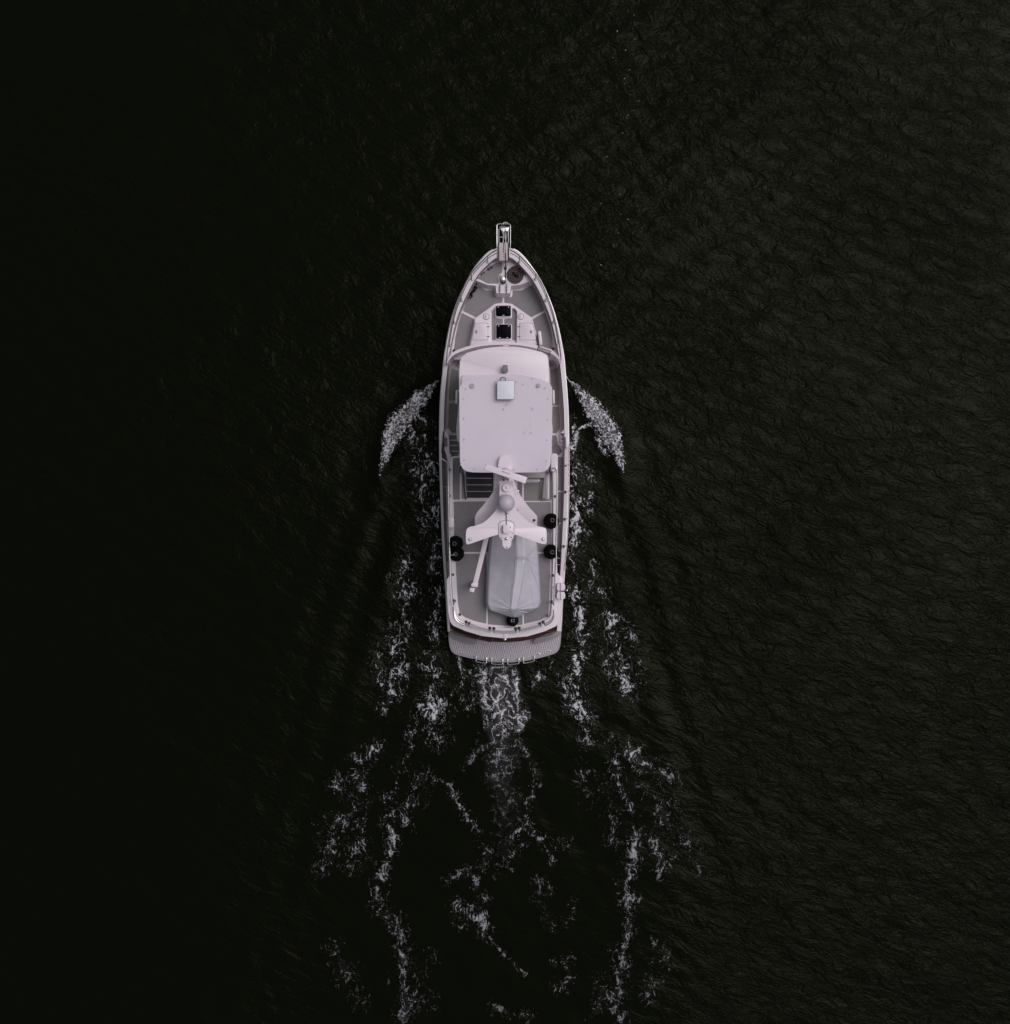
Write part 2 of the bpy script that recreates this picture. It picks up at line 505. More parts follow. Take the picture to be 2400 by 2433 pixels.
def strokes_density(x, y, strokes):
    """strokes: lists of (px, py, width_px, density); x, y in photo pixels at water level"""
    D = np.zeros(x.shape)
    xs, ys = x[0], y[:, 0]
    for st in strokes:
        for (ax, ay, aw, ad_), (bx, by, bw, bd) in zip(st[:-1], st[1:]):
            m = 3.0 * max(aw, bw)
            i0, i1 = np.searchsorted(xs, (min(ax, bx) - m, max(ax, bx) + m))
            j0, j1 = np.searchsorted(ys, (min(ay, by) - m, max(ay, by) + m))
            if i1 <= i0 or j1 <= j0: continue
            sx, sy = x[j0:j1, i0:i1], y[j0:j1, i0:i1]
            t_ = np.clip(((sx - ax) * (bx - ax) + (sy - ay) * (by - ay)) / ((bx - ax) ** 2 + (by - ay) ** 2 + 1e-9), 0, 1)
            d = np.hypot(sx - ax - t_ * (bx - ax), sy - ay - t_ * (by - ay))
            w_ = aw + (bw - aw) * t_
            dd = (ad_ + (bd - ad_) * t_) * np.exp(-(d / w_) ** 2)
            D[j0:j1, i0:i1] = np.maximum(D[j0:j1, i0:i1], dd)
    return D
def foam_sheet(name, x0, x1, y0, y1, step, field, label, relief=0.05, lift=0.012):
    """froth as a raised film on the water: opaque where thick, thinning out to nothing"""
    xs, ys = np.arange(x0, x1, step), np.arange(y0, y1, step)
    px, py = np.meshgrid(xs, ys)
    M, thick, rel, milk = field(px, py)
    al = np.clip((M + 0.07) / 0.23, 0, 1)
    al = al * al * (3 - 2 * al)
    edge = np.minimum.reduce([px - x0, x1 - px, py - y0, y1 - py]) > 2 * step
    milk = np.clip(milk, 0, 1)
    cov = (al + (1 - al) * milk) * edge
    col = (al * np.clip(thick, 0, 1) + (1 - al) * milk * 0.42) / np.maximum(al + (1 - al) * milk, 1e-4)
    s = H / F
    wx, wy = (px - 1200) * s, (1216.5 - py) * s
    q = (np.maximum.reduce([cov[:-1, :-1], cov[1:, :-1], cov[:-1, 1:], cov[1:, 1:]]) > 0.01)
    ids = np.arange(px.size).reshape(px.shape)
    F4 = np.stack((ids[:-1, :-1][q], ids[1:, :-1][q], ids[1:, 1:][q], ids[:-1, 1:][q]), 1)
    used, inv = np.unique(F4, return_inverse=True)
    wxu, wyu, Mu = wx.ravel()[used], wy.ravel()[used], M.ravel()[used]
    hz = sea_h(wxu, wyu) + lift + np.clip(Mu, 0, 0.35) * relief + rel.ravel()[used] * np.clip(Mu * 6, 0, 1)
    ob = grid_mesh(name, np.stack((wxu, wyu, hz), 1), inv.reshape(-1, 4), FOAM)
    for nm, val in (('thickness', col), ('cover', cov)):
        a = ob.data.attributes.new(nm, 'FLOAT', 'POINT')
        a.data.foreach_set('value', np.clip(val.ravel()[used], 0, 1).astype(np.float32))
    tag(ob, label, 'foam', kind='stuff')
    return ob

def equal(n):
    """flatten a noise field to an even spread over 0..1"""
    s = np.sort(n.ravel()[::37])
    return np.interp(n, s, np.linspace(0, 1, len(s)))
def wash(c, n):
    return np.where(c > 0.012, n - (1 - np.clip(c, 0, 0.97)), -1.0)
def wander(strokes, seed):
    """break the drawn lines up: they meander, swell and thin out"""
    r = random.Random(seed)
    res = []
    for st in strokes:
        line = []
        for (ax, ay, aw, ad_), (bx, by, bw, bd) in zip(st[:-1], st[1:]):
            k = max(1, int(math.hypot(bx - ax, by - ay) / 14))
            for i in range(k):
                t_ = i / k
                w_ = aw + (bw - aw) * t_
                line.append((ax + (bx - ax) * t_ + r.gauss(0, 0.42 * w_), ay + (by - ay) * t_ + r.gauss(0, 4), w_ * r.uniform(0.55, 1.35), (ad_ + (bd - ad_) * t_) * r.uniform(0.72, 1.1)))
        line.append(st[-1])
        res.append(line)
    return res
def widen(st, k): return [[(a_, b_, w_ * k, d_) for a_, b_, w_, d_ in s_] for s_ in st]
def crest_field(strokes, seed, sgn):
    def f(px, py):
        D = strokes_density(px, py, strokes)
        wx_ = px + 9 * (fbm(px / 16, py / 16, seed + 9, 3) - 0.5)
        wy_ = py + 9 * (fbm(px / 16 + 7, py / 16, seed + 19, 3) - 0.5)
        # threads drawn out across the breaking crest
        a_ = (wx_ * 0.75 + sgn * wy_ * 0.65); b_ = (wy_ * 0.75 - sgn * wx_ * 0.65)
        r1 = ridge(wx_ / 6.5, wy_ / 6.5, seed, 3)
        r2 = ridge(a_ / 2.4, b_ / 6.0, seed + 3, 2)
        f3 = fbm(px / 2.0, py / 2.0, seed + 6, 2)
        n = equal(0.40 * r1 + 0.36 * r2 + 0.24 * f3)
        pt = fbm(px / 24, py / 24, seed + 30, 2)
        c = np.clip(1.2 * D - 0.18, 0, 0.85) * (0.40 + 0.85 * pt)
        M = wash(c, n)
        th = 0.30 + 1.25 * np.clip(n - 0.25, 0, 1) * (0.65 + 0.7 * pt)
        rel = 0.10 * (n - 0.5) * np.clip(D, 0, 1)
        milk = 0.45 * np.clip(1.1 * D - 0.40, 0, 1) * (0.3 + pt)
        return M, th, rel, milk
    return f
SL = [[q6(u, v) + (w_ * 0.1398 * 0.75, d) for u, v, w_, d in ((1085, 170, 18, .8), (1040, 215, 40, 1.0), (930, 330, 100, 1.15), (780, 480, 165, 1.25), (620, 680, 190, 1.3), (430, 880, 215, 1.3), (315, 1080, 190, 1.25), (245, 1280, 145, 1.15), (180, 1480, 95, .95), (130, 1620, 60, .78), (95, 1780, 28, .66))],
      [q6(u, v) + (w_ * 0.1398 * 0.75, d) for u, v, w_, d in ((590, 960, 60, .7), (660, 1080, 60, .74), (640, 1200, 50, .66), (560, 1180, 40, .68))],
      [q6(u, v) + (w_ * 0.1398, d) for u, v, w_, d in ((740, 780, 40, .75), (850, 850, 30, .75), (880, 920, 22, .6))]]
SR = [[q7(u, v) + (w_ * 0.1398 * 0.75, d) for u, v, w_, d in ((30, 80, 10, .7), (70, 170, 14, .9), (190, 270, 55, 1.0), (330, 450, 130, 1.15), (480, 650, 185, 1.25), (640, 860, 205, 1.3), (770, 1060, 205, 1.3), (850, 1260, 165, 1.2), (930, 1430, 105, 1.1), (965, 1550, 90, 1.05), (985, 1640, 45, .8), (1010, 1760, 14, .62))],
      [q7(u, v) + (w_ * 0.1398, d) for u, v, w_, d in ((480, 900, 45, .75), (330, 960, 34, .8), (230, 1010, 18, .75), (190, 1080, 12, .6))],
      [q7(u, v) + (w_ * 0.1398, d) for u, v, w_, d in ((580, 1130, 60, .74), (640, 1330, 50, .72), (740, 1440, 40, .7))]]
foam_sheet('bow_wave_foam', 880, 1050, 890, 1170, 0.9, crest_field(SL, 101, 1), 'white breaking bow wave curling off the port side of the yacht')
foam_sheet('bow_wave_foam', 1335, 1510, 880, 1150, 0.9, crest_field(SR, 202, -1), 'white breaking bow wave curling off the starboard side of the yacht')

def fw(pts, w_, d): return [(700 + u * 0.5247, 1500 + v * 0.5247, w_, d) for u, v in pts]
WK = [  # streaks close along the hull
    [(1008, 985, 9, .62), (1022, 1040, 15, .72), (1030, 1120, 20, .80), (1028, 1200, 20, .82), (1034, 1300, 16, .80), (1040, 1400, 14, .80), (1040, 1480, 16, .84), (1030, 1550, 18, .88), (1026, 1640, 16, .86), (1034, 1700, 20, .84), (1040, 1750, 22, .76)],
    [(975, 1060, 14, .6), (1005, 1130, 16, .66), (1018, 1220, 18, .70), (1024, 1280, 14, .66)],
    [(972, 1300, 10, .66), (972, 1350, 16, .76), (962, 1420, 18, .78), (950, 1500, 20, .78), (936, 1570, 22, .82), (922, 1620, 24, .74), (915, 1680, 22, .62)],
    [(900, 1560, 18, .62), (905, 1610, 20, .66)],
    [(1366, 985, 9, .66), (1362, 1060, 12, .84), (1368, 1140, 16, .88), (1372, 1230, 18, .88), (1364, 1320, 14, .86), (1368, 1400, 13, .86), (1380, 1480, 16, .88), (1385, 1540, 18, .90), (1366, 1600, 16, .86), (1366, 1650, 16, .86), (1384, 1720, 18, .84), (1392, 1760, 16, .68)],
    [(1390, 1100, 14, .64), (1405, 1150, 16, .66), (1400, 1210, 14, .62)],
    [(1412, 1330, 12, .68), (1422, 1400, 16, .78), (1448, 1480, 18, .82), (1452, 1540, 20, .80), (1475, 1590, 24, .80), (1490, 1640, 22, .68)],
    [(1480, 1500, 20, .62), (1510, 1570, 20, .64), (1520, 1620, 16, .58)],
    # wash under the swim platform and behind the propellers
    [(1092, 1560, 7, .85), (1094, 1585, 9, .8), (1098, 1640, 8, .66), (1100, 1665, 10, .66)],
    [(1305, 1560, 6, .85), (1325, 1600, 8, .86), (1345, 1640, 8, .78), (1362, 1690, 10, .72)],
    [(1130, 1590, 20, .72), (1140, 1640, 16, .66), (1120, 1680, 14, .6)],
    [(1265, 1590, 16, .66), (1280, 1620, 14, .66)],
    fw([(525, 440), (515, 540), (465, 690), (415, 790)], 11, .78),
    fw([(430, 830), (438, 900), (436, 980), (425, 1050)], 12, .98),
    fw([(425, 1050), (388, 1130), (392, 1220), (440, 1300), (490, 1370), (482, 1480), (490, 1590), (510, 1660), (480, 1750)], 16, .82),
    fw([(370, 520), (290, 620), (185, 700)], 17, .78),
    fw([(300, 700), (260, 760), (225, 850), (170, 930), (190, 1010), (130, 1060)], 20, .74),
    fw([(300, 860), (320, 930), (260, 1070)], 18, .60),
    fw([(190, 1440), (240, 1540), (300, 1670)], 20, .56),
    fw([(1430, 470), (1448, 580), (1478, 720), (1528, 830), (1552, 900)], 12, .80),
    fw([(1552, 900), (1550, 1000), (1515, 1080), (1500, 1160), (1512, 1270), (1505, 1390), (1490, 1480)], 13, .94),
    fw([(1490, 1480), (1465, 1590), (1450, 1680), (1480, 1770)], 13, .80),
    fw([(1530, 500), (1560, 590), (1650, 630), (1700, 660)], 18, .78),
    fw([(1560, 640), (1620, 720), (1660, 800), (1720, 880), (1770, 950)], 22, .74),
    fw([(1620, 960), (1690, 1000), (1660, 1070)], 18, .78),
    fw([(1420, 900), (1440, 940)], 18, .66),
    fw([(1800, 1000), (1830, 1080)], 24, .54),
    fw([(590, 660), (520, 760), (500, 860)], 22, .64),
    fw([(1300, 640), (1400, 780), (1440, 850)], 22, .60),
    # tumbled water in the middle of the wake
    fw([(705, 690), (735, 790), (790, 840), (835, 905)], 8, 0.82),
    fw([(690, 1120), (785, 1070), (830, 1130), (860, 1220)], 8, 0.80),
    fw([(740, 1250), (800, 1275), (850, 1310), (875, 1350)], 16, 1.35),
    fw([(760, 1320), (790, 1290)], 11, 0.95),
    fw([(875, 1360), (920, 1430), (990, 1490), (1045, 1550)], 6, 0.90),
    fw([(1095, 690), (1060, 780), (1050, 840)], 8, 0.72),
    fw([(980, 930), (1060, 860), (1085, 930), (1150, 970), (1165, 1030)], 10, 0.82),
    fw([(960, 1030), (1050, 960)], 7, 0.66),
    fw([(930, 1060), (980, 1070)], 8, 0.72),
    fw([(1110, 1120), (1165, 1175), (1105, 1215), (1140, 1290)], 10, 0.78),
    fw([(1280, 1220), (1250, 1280), (1165, 1330)], 12, 0.70),
    fw([(855, 960), (875, 1010), (850, 1060)], 12, 0.62),
    fw([(1200, 940), (1250, 990)], 12, 0.60),
    fw([(1190, 1490), (1240, 1560), (1210, 1620)], 15, 0.62),
    fw([(900, 1680), (960, 1740), (1080, 1730)], 11, 0.62),
    fw([(600, 1480), (560, 1600), (600, 1700)], 18, 0.56),
    fw([(1370, 1560), (1400, 1640), (1350, 1740)], 15, 0.58),
    fw([(1650, 1400), (1680, 1500), (1600, 1640)], 20, 0.54),
    fw([(820, 470), (815, 540), (760, 610)], 7, 0.62),
    fw([(990, 480), (1040, 520), (1100, 640)], 10, 0.62),
]
def wake_field(px, py):
    wk = wander(WK, 3)
    D = strokes_density(px, py, widen(wk, 1.7))
    core = strokes_density(px, py, widen(wk, 0.75))
    u = px + 24 * (fbm(px / 30, py / 30, 61, 4) - 0.5)
    v = py + 24 * (fbm(px / 30 + 4, py / 30, 62, 4) - 0.5)
    r1 = ridge(u / 7.5, v / 14.0, 63, 3)
    f1 = fbm(u / 2.3, v / 3.2, 66, 3)
    n = equal(0.52 * r1 + 0.48 * f1)
    pt = equal(fbm(u / 20, v / 32, 68, 3))
    c = (0.31 * np.clip(D - 0.12, 0, 1) ** 1.3 + 0.42 * np.clip(core - 0.35, 0, 1) ** 1.1) * np.clip(1.5 * pt + 0.08, 0.12, 1.4)
    c = c * np.interp(py, (1000, 1700, 1850), (1.3, 1.2, 0.95))
    M = wash(c, n)
    sp = equal(fbm(px / 2.2, py / 2.2, 71, 2))
    wide = strokes_density(px, py, widen(wk, 2.2))
    c2 = 0.07 * np.clip(wide, 0, 0.8) ** 1.8 * np.clip(2.4 * fbm(px / 30, py / 30, 75, 2) - 0.5, 0, 1.3)
    M = np.maximum(M, wash(c2, sp))
    fade = np.interp(py, (1000, 1700, 1850, 2100, 2433), (0.95, 0.88, 0.68, 0.58, 0.48))
    th = (0.40 + 1.2 * np.clip(M, 0, 0.4) + 0.6 * (f1 - 0.5)) * fade
    milk = 0.10 * np.clip(core - 0.25, 0, 1) * np.clip(2.0 * pt - 0.6, 0, 1)
    return M, th, 0.02 * (f1 - 0.5), milk
foam_sheet('wake_foam', 735, 1690, 975, 2440, 1.0, wake_field, 'broken lines of foam trailing along the hull and far astern')

PW = [[(1187, 1560, 32, .85), (1184, 1620, 38, 1.0), (1192, 1680, 38, .98), (1196, 1720, 34, .86)],
      [(1150, 1600, 14, 1.0), (1152, 1650, 12, 1.1), (1165, 1720, 14, 1.05), (1178, 1765, 10, .9)],
      [(1222, 1600, 12, .9), (1226, 1660, 12, .95), (1240, 1700, 16, 1.1), (1232, 1730, 12, .9)],
      [(1168, 1632, 12, 1.2), (1200, 1634, 10, 1.1)],
      [(1165, 1770, 8, .7), (1130, 1785, 9, .66), (1118, 1810, 10, .62)],
      [(1200, 1760, 26, .72), (1205, 1800, 30, .62), (1190, 1850, 34, .56)],
      [(1224, 1760, 12, .7), (1245, 1778, 8, .66)],
      [(1190, 1800, 40, .55), (1200, 1860, 44, .42), (1205, 1930, 46, .34), (1195, 2010, 44, .26), (1190, 2080, 40, .18)]]
def prop_field(px, py):
    D = strokes_density(px, py, PW)
    u = px + 26 * (fbm(px / 26, py / 26, 81, 4) - 0.5)
    v = py + 26 * (fbm(px / 26 + 4, py / 26, 82, 4) - 0.5)
    r1 = ridge(u / 12.0, v / 15.0, 83, 3)
    r2 = ridge(u / 3.0, v / 3.6, 86, 2)
    n = equal(0.60 * r1 + 0.40 * r2)
    pt = fbm(u / 20, v / 24, 88, 3)
    c = 0.56 * np.clip(D - 0.10, 0, 1) ** 1.3 * (0.05 + 1.6 * pt)
    M = wash(c, n)
    th = 0.12 + 1.3 * np.clip(n - 0.30, 0, 1) ** 1.3 * (0.4 + 1.1 * pt)
    th = th * np.interp(py, (1560, 1720, 1800, 1890, 2080), (1.0, 0.95, 0.5, 0.32, 0.2))
    milk = np.clip(1.1 * D - 0.12, 0, 1) * (0.10 + 0.55 * np.clip(pt * 1.8 - 0.45, 0, 1)) * (0.5 + 0.5 * r1) * np.interp(py, (1560, 1700, 1800, 1900, 2080), (0.7, 0.6, 0.42, 0.34, 0.25))
    return M, th, 0.03 * (n - 0.4), milk
foam_sheet('propeller_wash_foam', 1070, 1320, 1555, 2100, 1.0, prop_field, 'churned white propeller wash just behind the swim platform')

# a loose line of stray flecks ahead of the yacht, upper middle of the picture
fl = [(1493, 27), (1507, 38), (1508, 56), (1503, 70), (1508, 94), (1487, 120), (1495, 166), (1485, 187), (1444, 195), (1498, 225), (1518, 240), (1442, 257), (1491, 274), (1488, 281), (1479, 316), (1442, 372), (1472, 462), (1429, 484), (1475, 510), (1491, 522), (1467, 555), (1458, 585), (1427, 630), (1506, 62), (1466, 76), (1457, 138), (1486, 199)]
bm = bmesh.new()
for p in fl:
    x, y = w0((p[0] + random.uniform(-1, 1), p[1]))
    z = float(sea_h(np.array([x]), np.array([y]))[0])
    r = random.uniform(0.010, 0.024)
    bmesh.ops.create_icosphere(bm, subdivisions=1, radius=r, matrix=Matrix.Translation((x, y, z + 0.004)) @ Matrix.Diagonal((1, random.uniform(.6, 1.3), 0.5, 1)))
o = link_bm('foam_flecks', bm, FOAM, None, True)
for nm, val in (('thickness', 0.62), ('cover', 1.0)):
    a = o.data.attributes.new(nm, 'FLOAT', 'POINT')
    a.data.foreach_set('value', np.full(len(o.data.vertices), val, dtype=np.float32))
tag(o, 'sparse line of tiny white flecks on the water ahead of the bow', 'foam', kind='stuff')

# ================================================================== the yacht
Y = root('motor_yacht', W((1199, 1080), 0), 'white flybridge motor yacht seen from above with grey non-skid decks', 'yacht')
def zg(py):
    return float(np.interp(py, (585, 700, 850, 1000, 1100, 1400, 1520), (3.25, 3.05, 2.75, 2.5, 2.35, 2.15, 2.05)))
CX = 1199.0
gl = mp(za, [(862, 436), (740, 497), (640, 597), (540, 722), (450, 880), (370, 1045), (300, 1215), (240, 1405), (195, 1605), (165, 1785), (145, 1906)]) \
   + mp(zb, [(125, 550), (105, 760), (92, 1000), (87, 1250), (86, 1530)]) + mp(zc, [(98, 600), (112, 1000), (125, 1300), (142, 1600)]) \
   + mp(zd, [(163, 680), (178, 900), (192, 1180), (200, 1290)])
gr = mp(za, [(1002, 432), (1120, 488), (1230, 598), (1350, 760), (1440, 910), (1520, 1080), (1590, 1260), (1640, 1430), (1680, 1600), (1710, 1760), (1735, 1906)]) \
   + mp(zb, [(1755, 560), (1775, 800), (1790, 1050), (1796, 1300), (1798, 1530)]) + mp(zc, [(1793, 600), (1780, 1000), (1765, 1300), (1750, 1600)]) \
   + mp(zd, [(1730, 680), (1715, 900), (1702, 1180), (1695, 1290)])
gl, gr = smooth_line(gl, 4), smooth_line(gr, 4)
def capw(py, side):
    w_ = float(np.interp(py, (588, 650, 750, 900, 1050), (22, 15, 11.5, 9.5, 9.0)))
    if py > 1062: w_ = 4.0 if side < 0 else 9.0
    return w_
def inset(line, side):
    """inner edge of the bulwark capping"""
    P = [np.array(p) for p in line]
    res = []
    for i, p in enumerate(P):
        d = P[min(i + 1, len(P) - 1)] - P[max(i - 1, 0)]
        d /= np.linalg.norm(d)
        nrm = np.array((d[1], -d[0])) * (1 if side < 0 else -1)
        if nrm[0] * side > 0: nrm = -nrm
        res.append(tuple(p + nrm * capw(p[1], side)))
    return res
il, ir = inset(gl, -1), inset(gr, 1)
# hull shell: sheer -> knuckle -> waterline -> keel, both sides and the stem
def station(p, side):
    z0 = zg(p[1])
    a = W(p, z0)
    cx = W((CX, p[1]), z0).x
    yb, ym = W((1199, 588), 3.25).y, W((1199, 1000), 2.5).y
    s_ = max(0.0, min(1.0, (a.y - ym) / (yb - ym)))
    hw = a.x - cx
    pts = [a, Vector((cx + hw * 0.995, a.y - 0.02 * s_, z0 - 0.10))]
    pts.append(Vector((cx + hw * (0.97 - 0.22 * s_), a.y - 0.35 * s_ ** 2, z0 * 0.52)))
    pts.append(Vector((cx + hw * (0.93 - 0.55 * s_), a.y - 0.95 * s_ ** 2, 0.10)))
    pts.append(Vector((cx + hw * (0.86 - 0.60 * s_), a.y - 1.15 * s_ ** 2, -0.35)))
    pts.append(Vector((cx, a.y - 1.6 * s_ ** 2, -1.0)))
    return pts
ST = [station(p, -1) for p in gl][::-1] + [station(p, 1) for p in gr]
m = len(ST[0])
v = [q for s_ in ST for q in s_]
f = []
for i in range(len(ST) - 1):
    for j in range(m - 1):
        f.append((i * m + j, (i + 1) * m + j, (i + 1) * m + j + 1, i * m + j + 1))
f.append(tuple(range(0, m)) + tuple(range(len(v) - 1, len(v) - 1 - m, -1)))    # transom
hull = link_mesh('hull', v, f, HULLW, Y, True, R(40))
# rub rail following the sheer
for side, line in ((-1, gl), (1, gr)):
    tube('rub_rail', [W(p, zg(p[1]) - 0.06) + Vector((side * 0.012, 0, 0)) for p in line[2:]], 0.026, STEEL, hull, 6)
# bulwark: capping and inner face
for side, o_, i_ in ((-1, gl, il), (1, gr, ir)):
    cut = [k for k, p in enumerate(o_) if p[1] < 1530]
    A = [W(o_[k], zg(o_[k][1]) + 0.012) for k in cut]
    B = [W(i_[k], zg(i_[k][1]) + 0.012) for k in cut]
    v = A + B + [p - Vector((0, 0, 0.07)) for p in B] + [p - Vector((0, 0, 0.07)) for p in A]
    n = len(A)
    f = []
    for r_ in range(4):
        q = (r_ + 1) % 4
        f += [(r_ * n + i, r_ * n + i + 1, q * n + i + 1, q * n + i) for i in range(n - 1)]
    f += [(0, n, 2 * n, 3 * n), (n - 1, 4 * n - 1, 3 * n - 1, 2 * n - 1)]
    cap_ = link_mesh('bulwark_cap', v, f, GEL, Y, True, R(40))
    Bi = [p + Vector((-side * 0.02, 0, -0.06)) for p in B]
    Bd = [Vector((p.x - side * 0.05, p.y - 0.03, 1.45)) for p in B]
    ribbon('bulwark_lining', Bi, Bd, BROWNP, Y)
# decks inside the bulwark
def deck_poly(y0, y1, z, grow=3.5):
    l_ = [p for p in il if y0 <= p[1] <= y1]
    r_ = [p for p in ir if y0 <= p[1] <= y1]
    def sh(p, s):
        w_ = W(p, zg(p[1]))
        return Vector((w_.x + s * 0.06, w_.y, z))
    return [sh(p, -1) for p in l_] + [sh(p, 1) for p in r_[::-1]]
def deck(name, y0, y1, z, thick, mat, parent):
    bm = bmesh.new()
    add_prism(bm, deck_poly(y0, y1, z), thick)
    return link_bm(name, bm, mat, parent)
ZB, ZF, ZS = 2.86, 2.48, 1.92
side_deck = deck('side_deck', 800, 1500, ZS, 0.15, GEL, Y)
foredeck = deck('foredeck', 640, 858, ZF, 0.6, GEL, Y)
def nonskid(px, z, parent, mat=DECK, r=2.0, h=0.006):
    return slab('nonskid_panel', round_poly(px, r), z + h, h + 0.004, mat, parent, 0.0025, segs=1)
# raised bow platform with its step
stepe = mp(za, [(525, 872), (545, 868), (720, 935), (828, 945), (838, 1045), (1022, 1045), (1032, 945), (1150, 935), (1330, 868), (1350, 872)])
poly = [W(p, ZB) for p in stepe]
lb = [p for p in il if p[1] < stepe[0][1] - 2]
rb = [p for p in ir if p[1] < stepe[-1][1] - 2]
top = [Vector((W(p, zg(p[1])).x - 0.05, W(p, zg(p[1])).y, ZB)) for p in lb] + poly + [Vector((W(p, zg(p[1])).x + 0.05, W(p, zg(p[1])).y, ZB)) for p in rb[::-1]]
bm = bmesh.new()
# riser slopes out a little to the foredeck
vt = [bm.verts.new(p) for p in top]
bm.faces.new(vt)
k0, k1 = len(lb), len(lb) + len(poly)
low = [bm.verts.new((p.x * 1.015, p.y - 0.10, ZF - 0.05)) for p in top[k0:k1]]
for i in range(k1 - k0 - 1):
    bm.faces.new((vt[k0 + i], low[i], low[i + 1], vt[k0 + i + 1]))
bow_deck = link_bm('bow_deck', bm, GEL, Y)
nonskid(mp(za, [(915, 628), (830, 645), (740, 692), (650, 780), (590, 848), (722, 918), (868, 916), (862, 812), (915, 775)]), ZB, bow_deck, r=3)
slab('windlass_plinth', round_poly(mp(za, [(925, 640), (985, 628), (1090, 660), (1210, 760), (1290, 850), (1160, 922), (900, 922), (866, 880), (868, 800), (925, 770)]), 4), ZB + 0.02, 0.03, GEL, bow_deck, 0.008)
# foredeck panels
nonskid(mp(za, [(600, 945), (703, 1010), (806, 1010), (818, 1085), (838, 1103), (920, 1103), (920, 1172), (822, 1186), (568, 1368), (392, 1280), (440, 1150), (505, 1010)]), ZF, foredeck, r=2)
nonskid(mp(za, [(1318, 935), (1168, 1010), (1058, 1010), (1050, 1085), (1030, 1103), (944, 1103), (944, 1172), (1046, 1186), (1302, 1368), (1478, 1276), (1425, 1130), (1370, 1010)]), ZF, foredeck, r=2)
nonskid(mp(za, [(378, 1306), (545, 1392), (470, 1742), (272, 1822), (290, 1640), (330, 1450)]), ZF, foredeck, r=2)
nonskid(mp(za, [(1486, 1300), (1320, 1392), (1378, 1600), (1402, 1740), (1592, 1812), (1582, 1640), (1550, 1480)]), ZF, foredeck, r=2)
# cabin trunk: two seat lockers either side of a walk-through with the hatches
ZT = 2.86
trunk = slab('cabin_trunk', round_poly(mp(za, [(815, 1192), (1050, 1192), (1318, 1378), (1392, 1785), (480, 1785), (552, 1378)]), 5), ZT - 0.16, 0.35, GEL, Y, 0.02)
slab('seat_locker', round_poly(mp(za, [(795, 1232), (560, 1388), (490, 1760), (770, 1745), (762, 1280), (800, 1240)]), 3), ZT, 0.22, GEL, trunk, 0.02)
slab('seat_locker', round_poly(mp(za, [(1072, 1232), (1308, 1388), (1382, 1770), (1110, 1745), (1116, 1280), (1068, 1240)]), 3), ZT, 0.22, GEL, trunk, 0.02)
zc_ = ZT - 0.16
for px in ([(775, 1290), (820, 1240), (825, 1380), (925, 1390), (925, 1455), (835, 1460), (825, 1660), (800, 1680), (780, 1665)], [(1105, 1290), (1050, 1240), (1045, 1380), (942, 1390), (942, 1455), (1040, 1460), (1045, 1660), (1075, 1680), (1098, 1665)]):
    nonskid(mp(za, px), zc_, trunk, r=2)
for u0, u1, v0, v1, nl in ((833, 1032, 1212, 1352, 1), (838, 1036, 1462, 1650, 2)):
    fr = slab('hatch', round_poly(mp(za, [(u0 - 10, v0 - 6), (u1 + 10, v0 - 6), (u1 + 10, v1 + 18), (u0 - 10, v1 + 18)]), 4), zc_ + 0.07, 0.09, GEL, Y, 0.015)
    slab('glass', round_poly(mp(za, [(u0, v0), (u1, v0), (u1, v1), (u0, v1)]), 3.5), zc_ + 0.105, 0.04, GLASS, fr, 0.012)
    for u in (u0 + 30, u1 - 32):
        slab('hinge', round_poly(mp(za, [(u - 7, v0 + 14), (u + 7, v0 + 14), (u + 7, v0 + 24), (u - 7, v0 + 24)]), 0.6), zc_ + 0.112, 0.008, STEEL, fr)
    for u in ([(u0 + u1) / 2] if nl == 1 else [u0 + 45, u1 - 52]):
        slab('latch', round_poly(mp(za, [(u - 14, v1 - 14), (u + 14, v1 - 14), (u + 14, v1 - 7), (u - 14, v1 - 7)]), 0.5), zc_ + 0.112, 0.008, STEEL, fr)
for (u0, u1, v0, v1, hx, lx) in ((512, 728, 1442, 1672, 728, 570), (1143, 1372, 1442, 1672, 1140, 1300)):
    sk = -12 if hx < 900 else 0
    quad = [(u0 + 38, v0), (u1, v0), (u1, v1), (u0, v1)] if hx < 900 else [(u0, v0), (u1 - 45, v0), (u1, v1), (u0, v1)]
    slab('locker_groove', round_poly(mp(za, quad), 4), ZT + 0.0015, 0.004, GREYD, trunk)
    q2 = [(p[0] + (5 if p[0] < (u0 + u1) / 2 else -5), p[1] + (5 if p[1] < (v0 + v1) / 2 else -5)) for p in quad]
    lid = slab('locker_lid', round_poly(mp(za, q2), 4), ZT + 0.008, 0.008, GEL, Y, 0.003)
    for hv in (1492, 1622):
        slab('hinge', mp(za, [(hx - 20, hv - 4), (hx + 20, hv - 4), (hx + 20, hv + 4), (hx - 20, hv + 4)]), ZT + 0.02, 0.014, DARKST, lid)
    slab('latch', mp(za, [(lx - 14, 1542), (lx + 14, 1542), (lx + 14, 1578), (lx - 14, 1578)]), ZT + 0.014, 0.008, GREYP, lid)
for u in (702, 1160):
    c = W(za(u, 1360), ZT)
    vent = lathe('deck_vent', c, [(0.098, 0), (0.098, 0.012), (0.088, 0.018), (0.0, 0.022)], GEL, Y, 24)
    lathe('ring', c, [(0.118, 0.001), (0.118, 0.006), (0.098, 0.0065)], GREYD, vent, 24)
    for k in range(3):
        slab('slot', mp(za, [(u - 14, 1346 + k * 10), (u + 14, 1346 + k * 10), (u + 14, 1349 + k * 10), (u - 14, 1349 + k * 10)]), ZT + 0.026, 0.006, GREYP, vent)
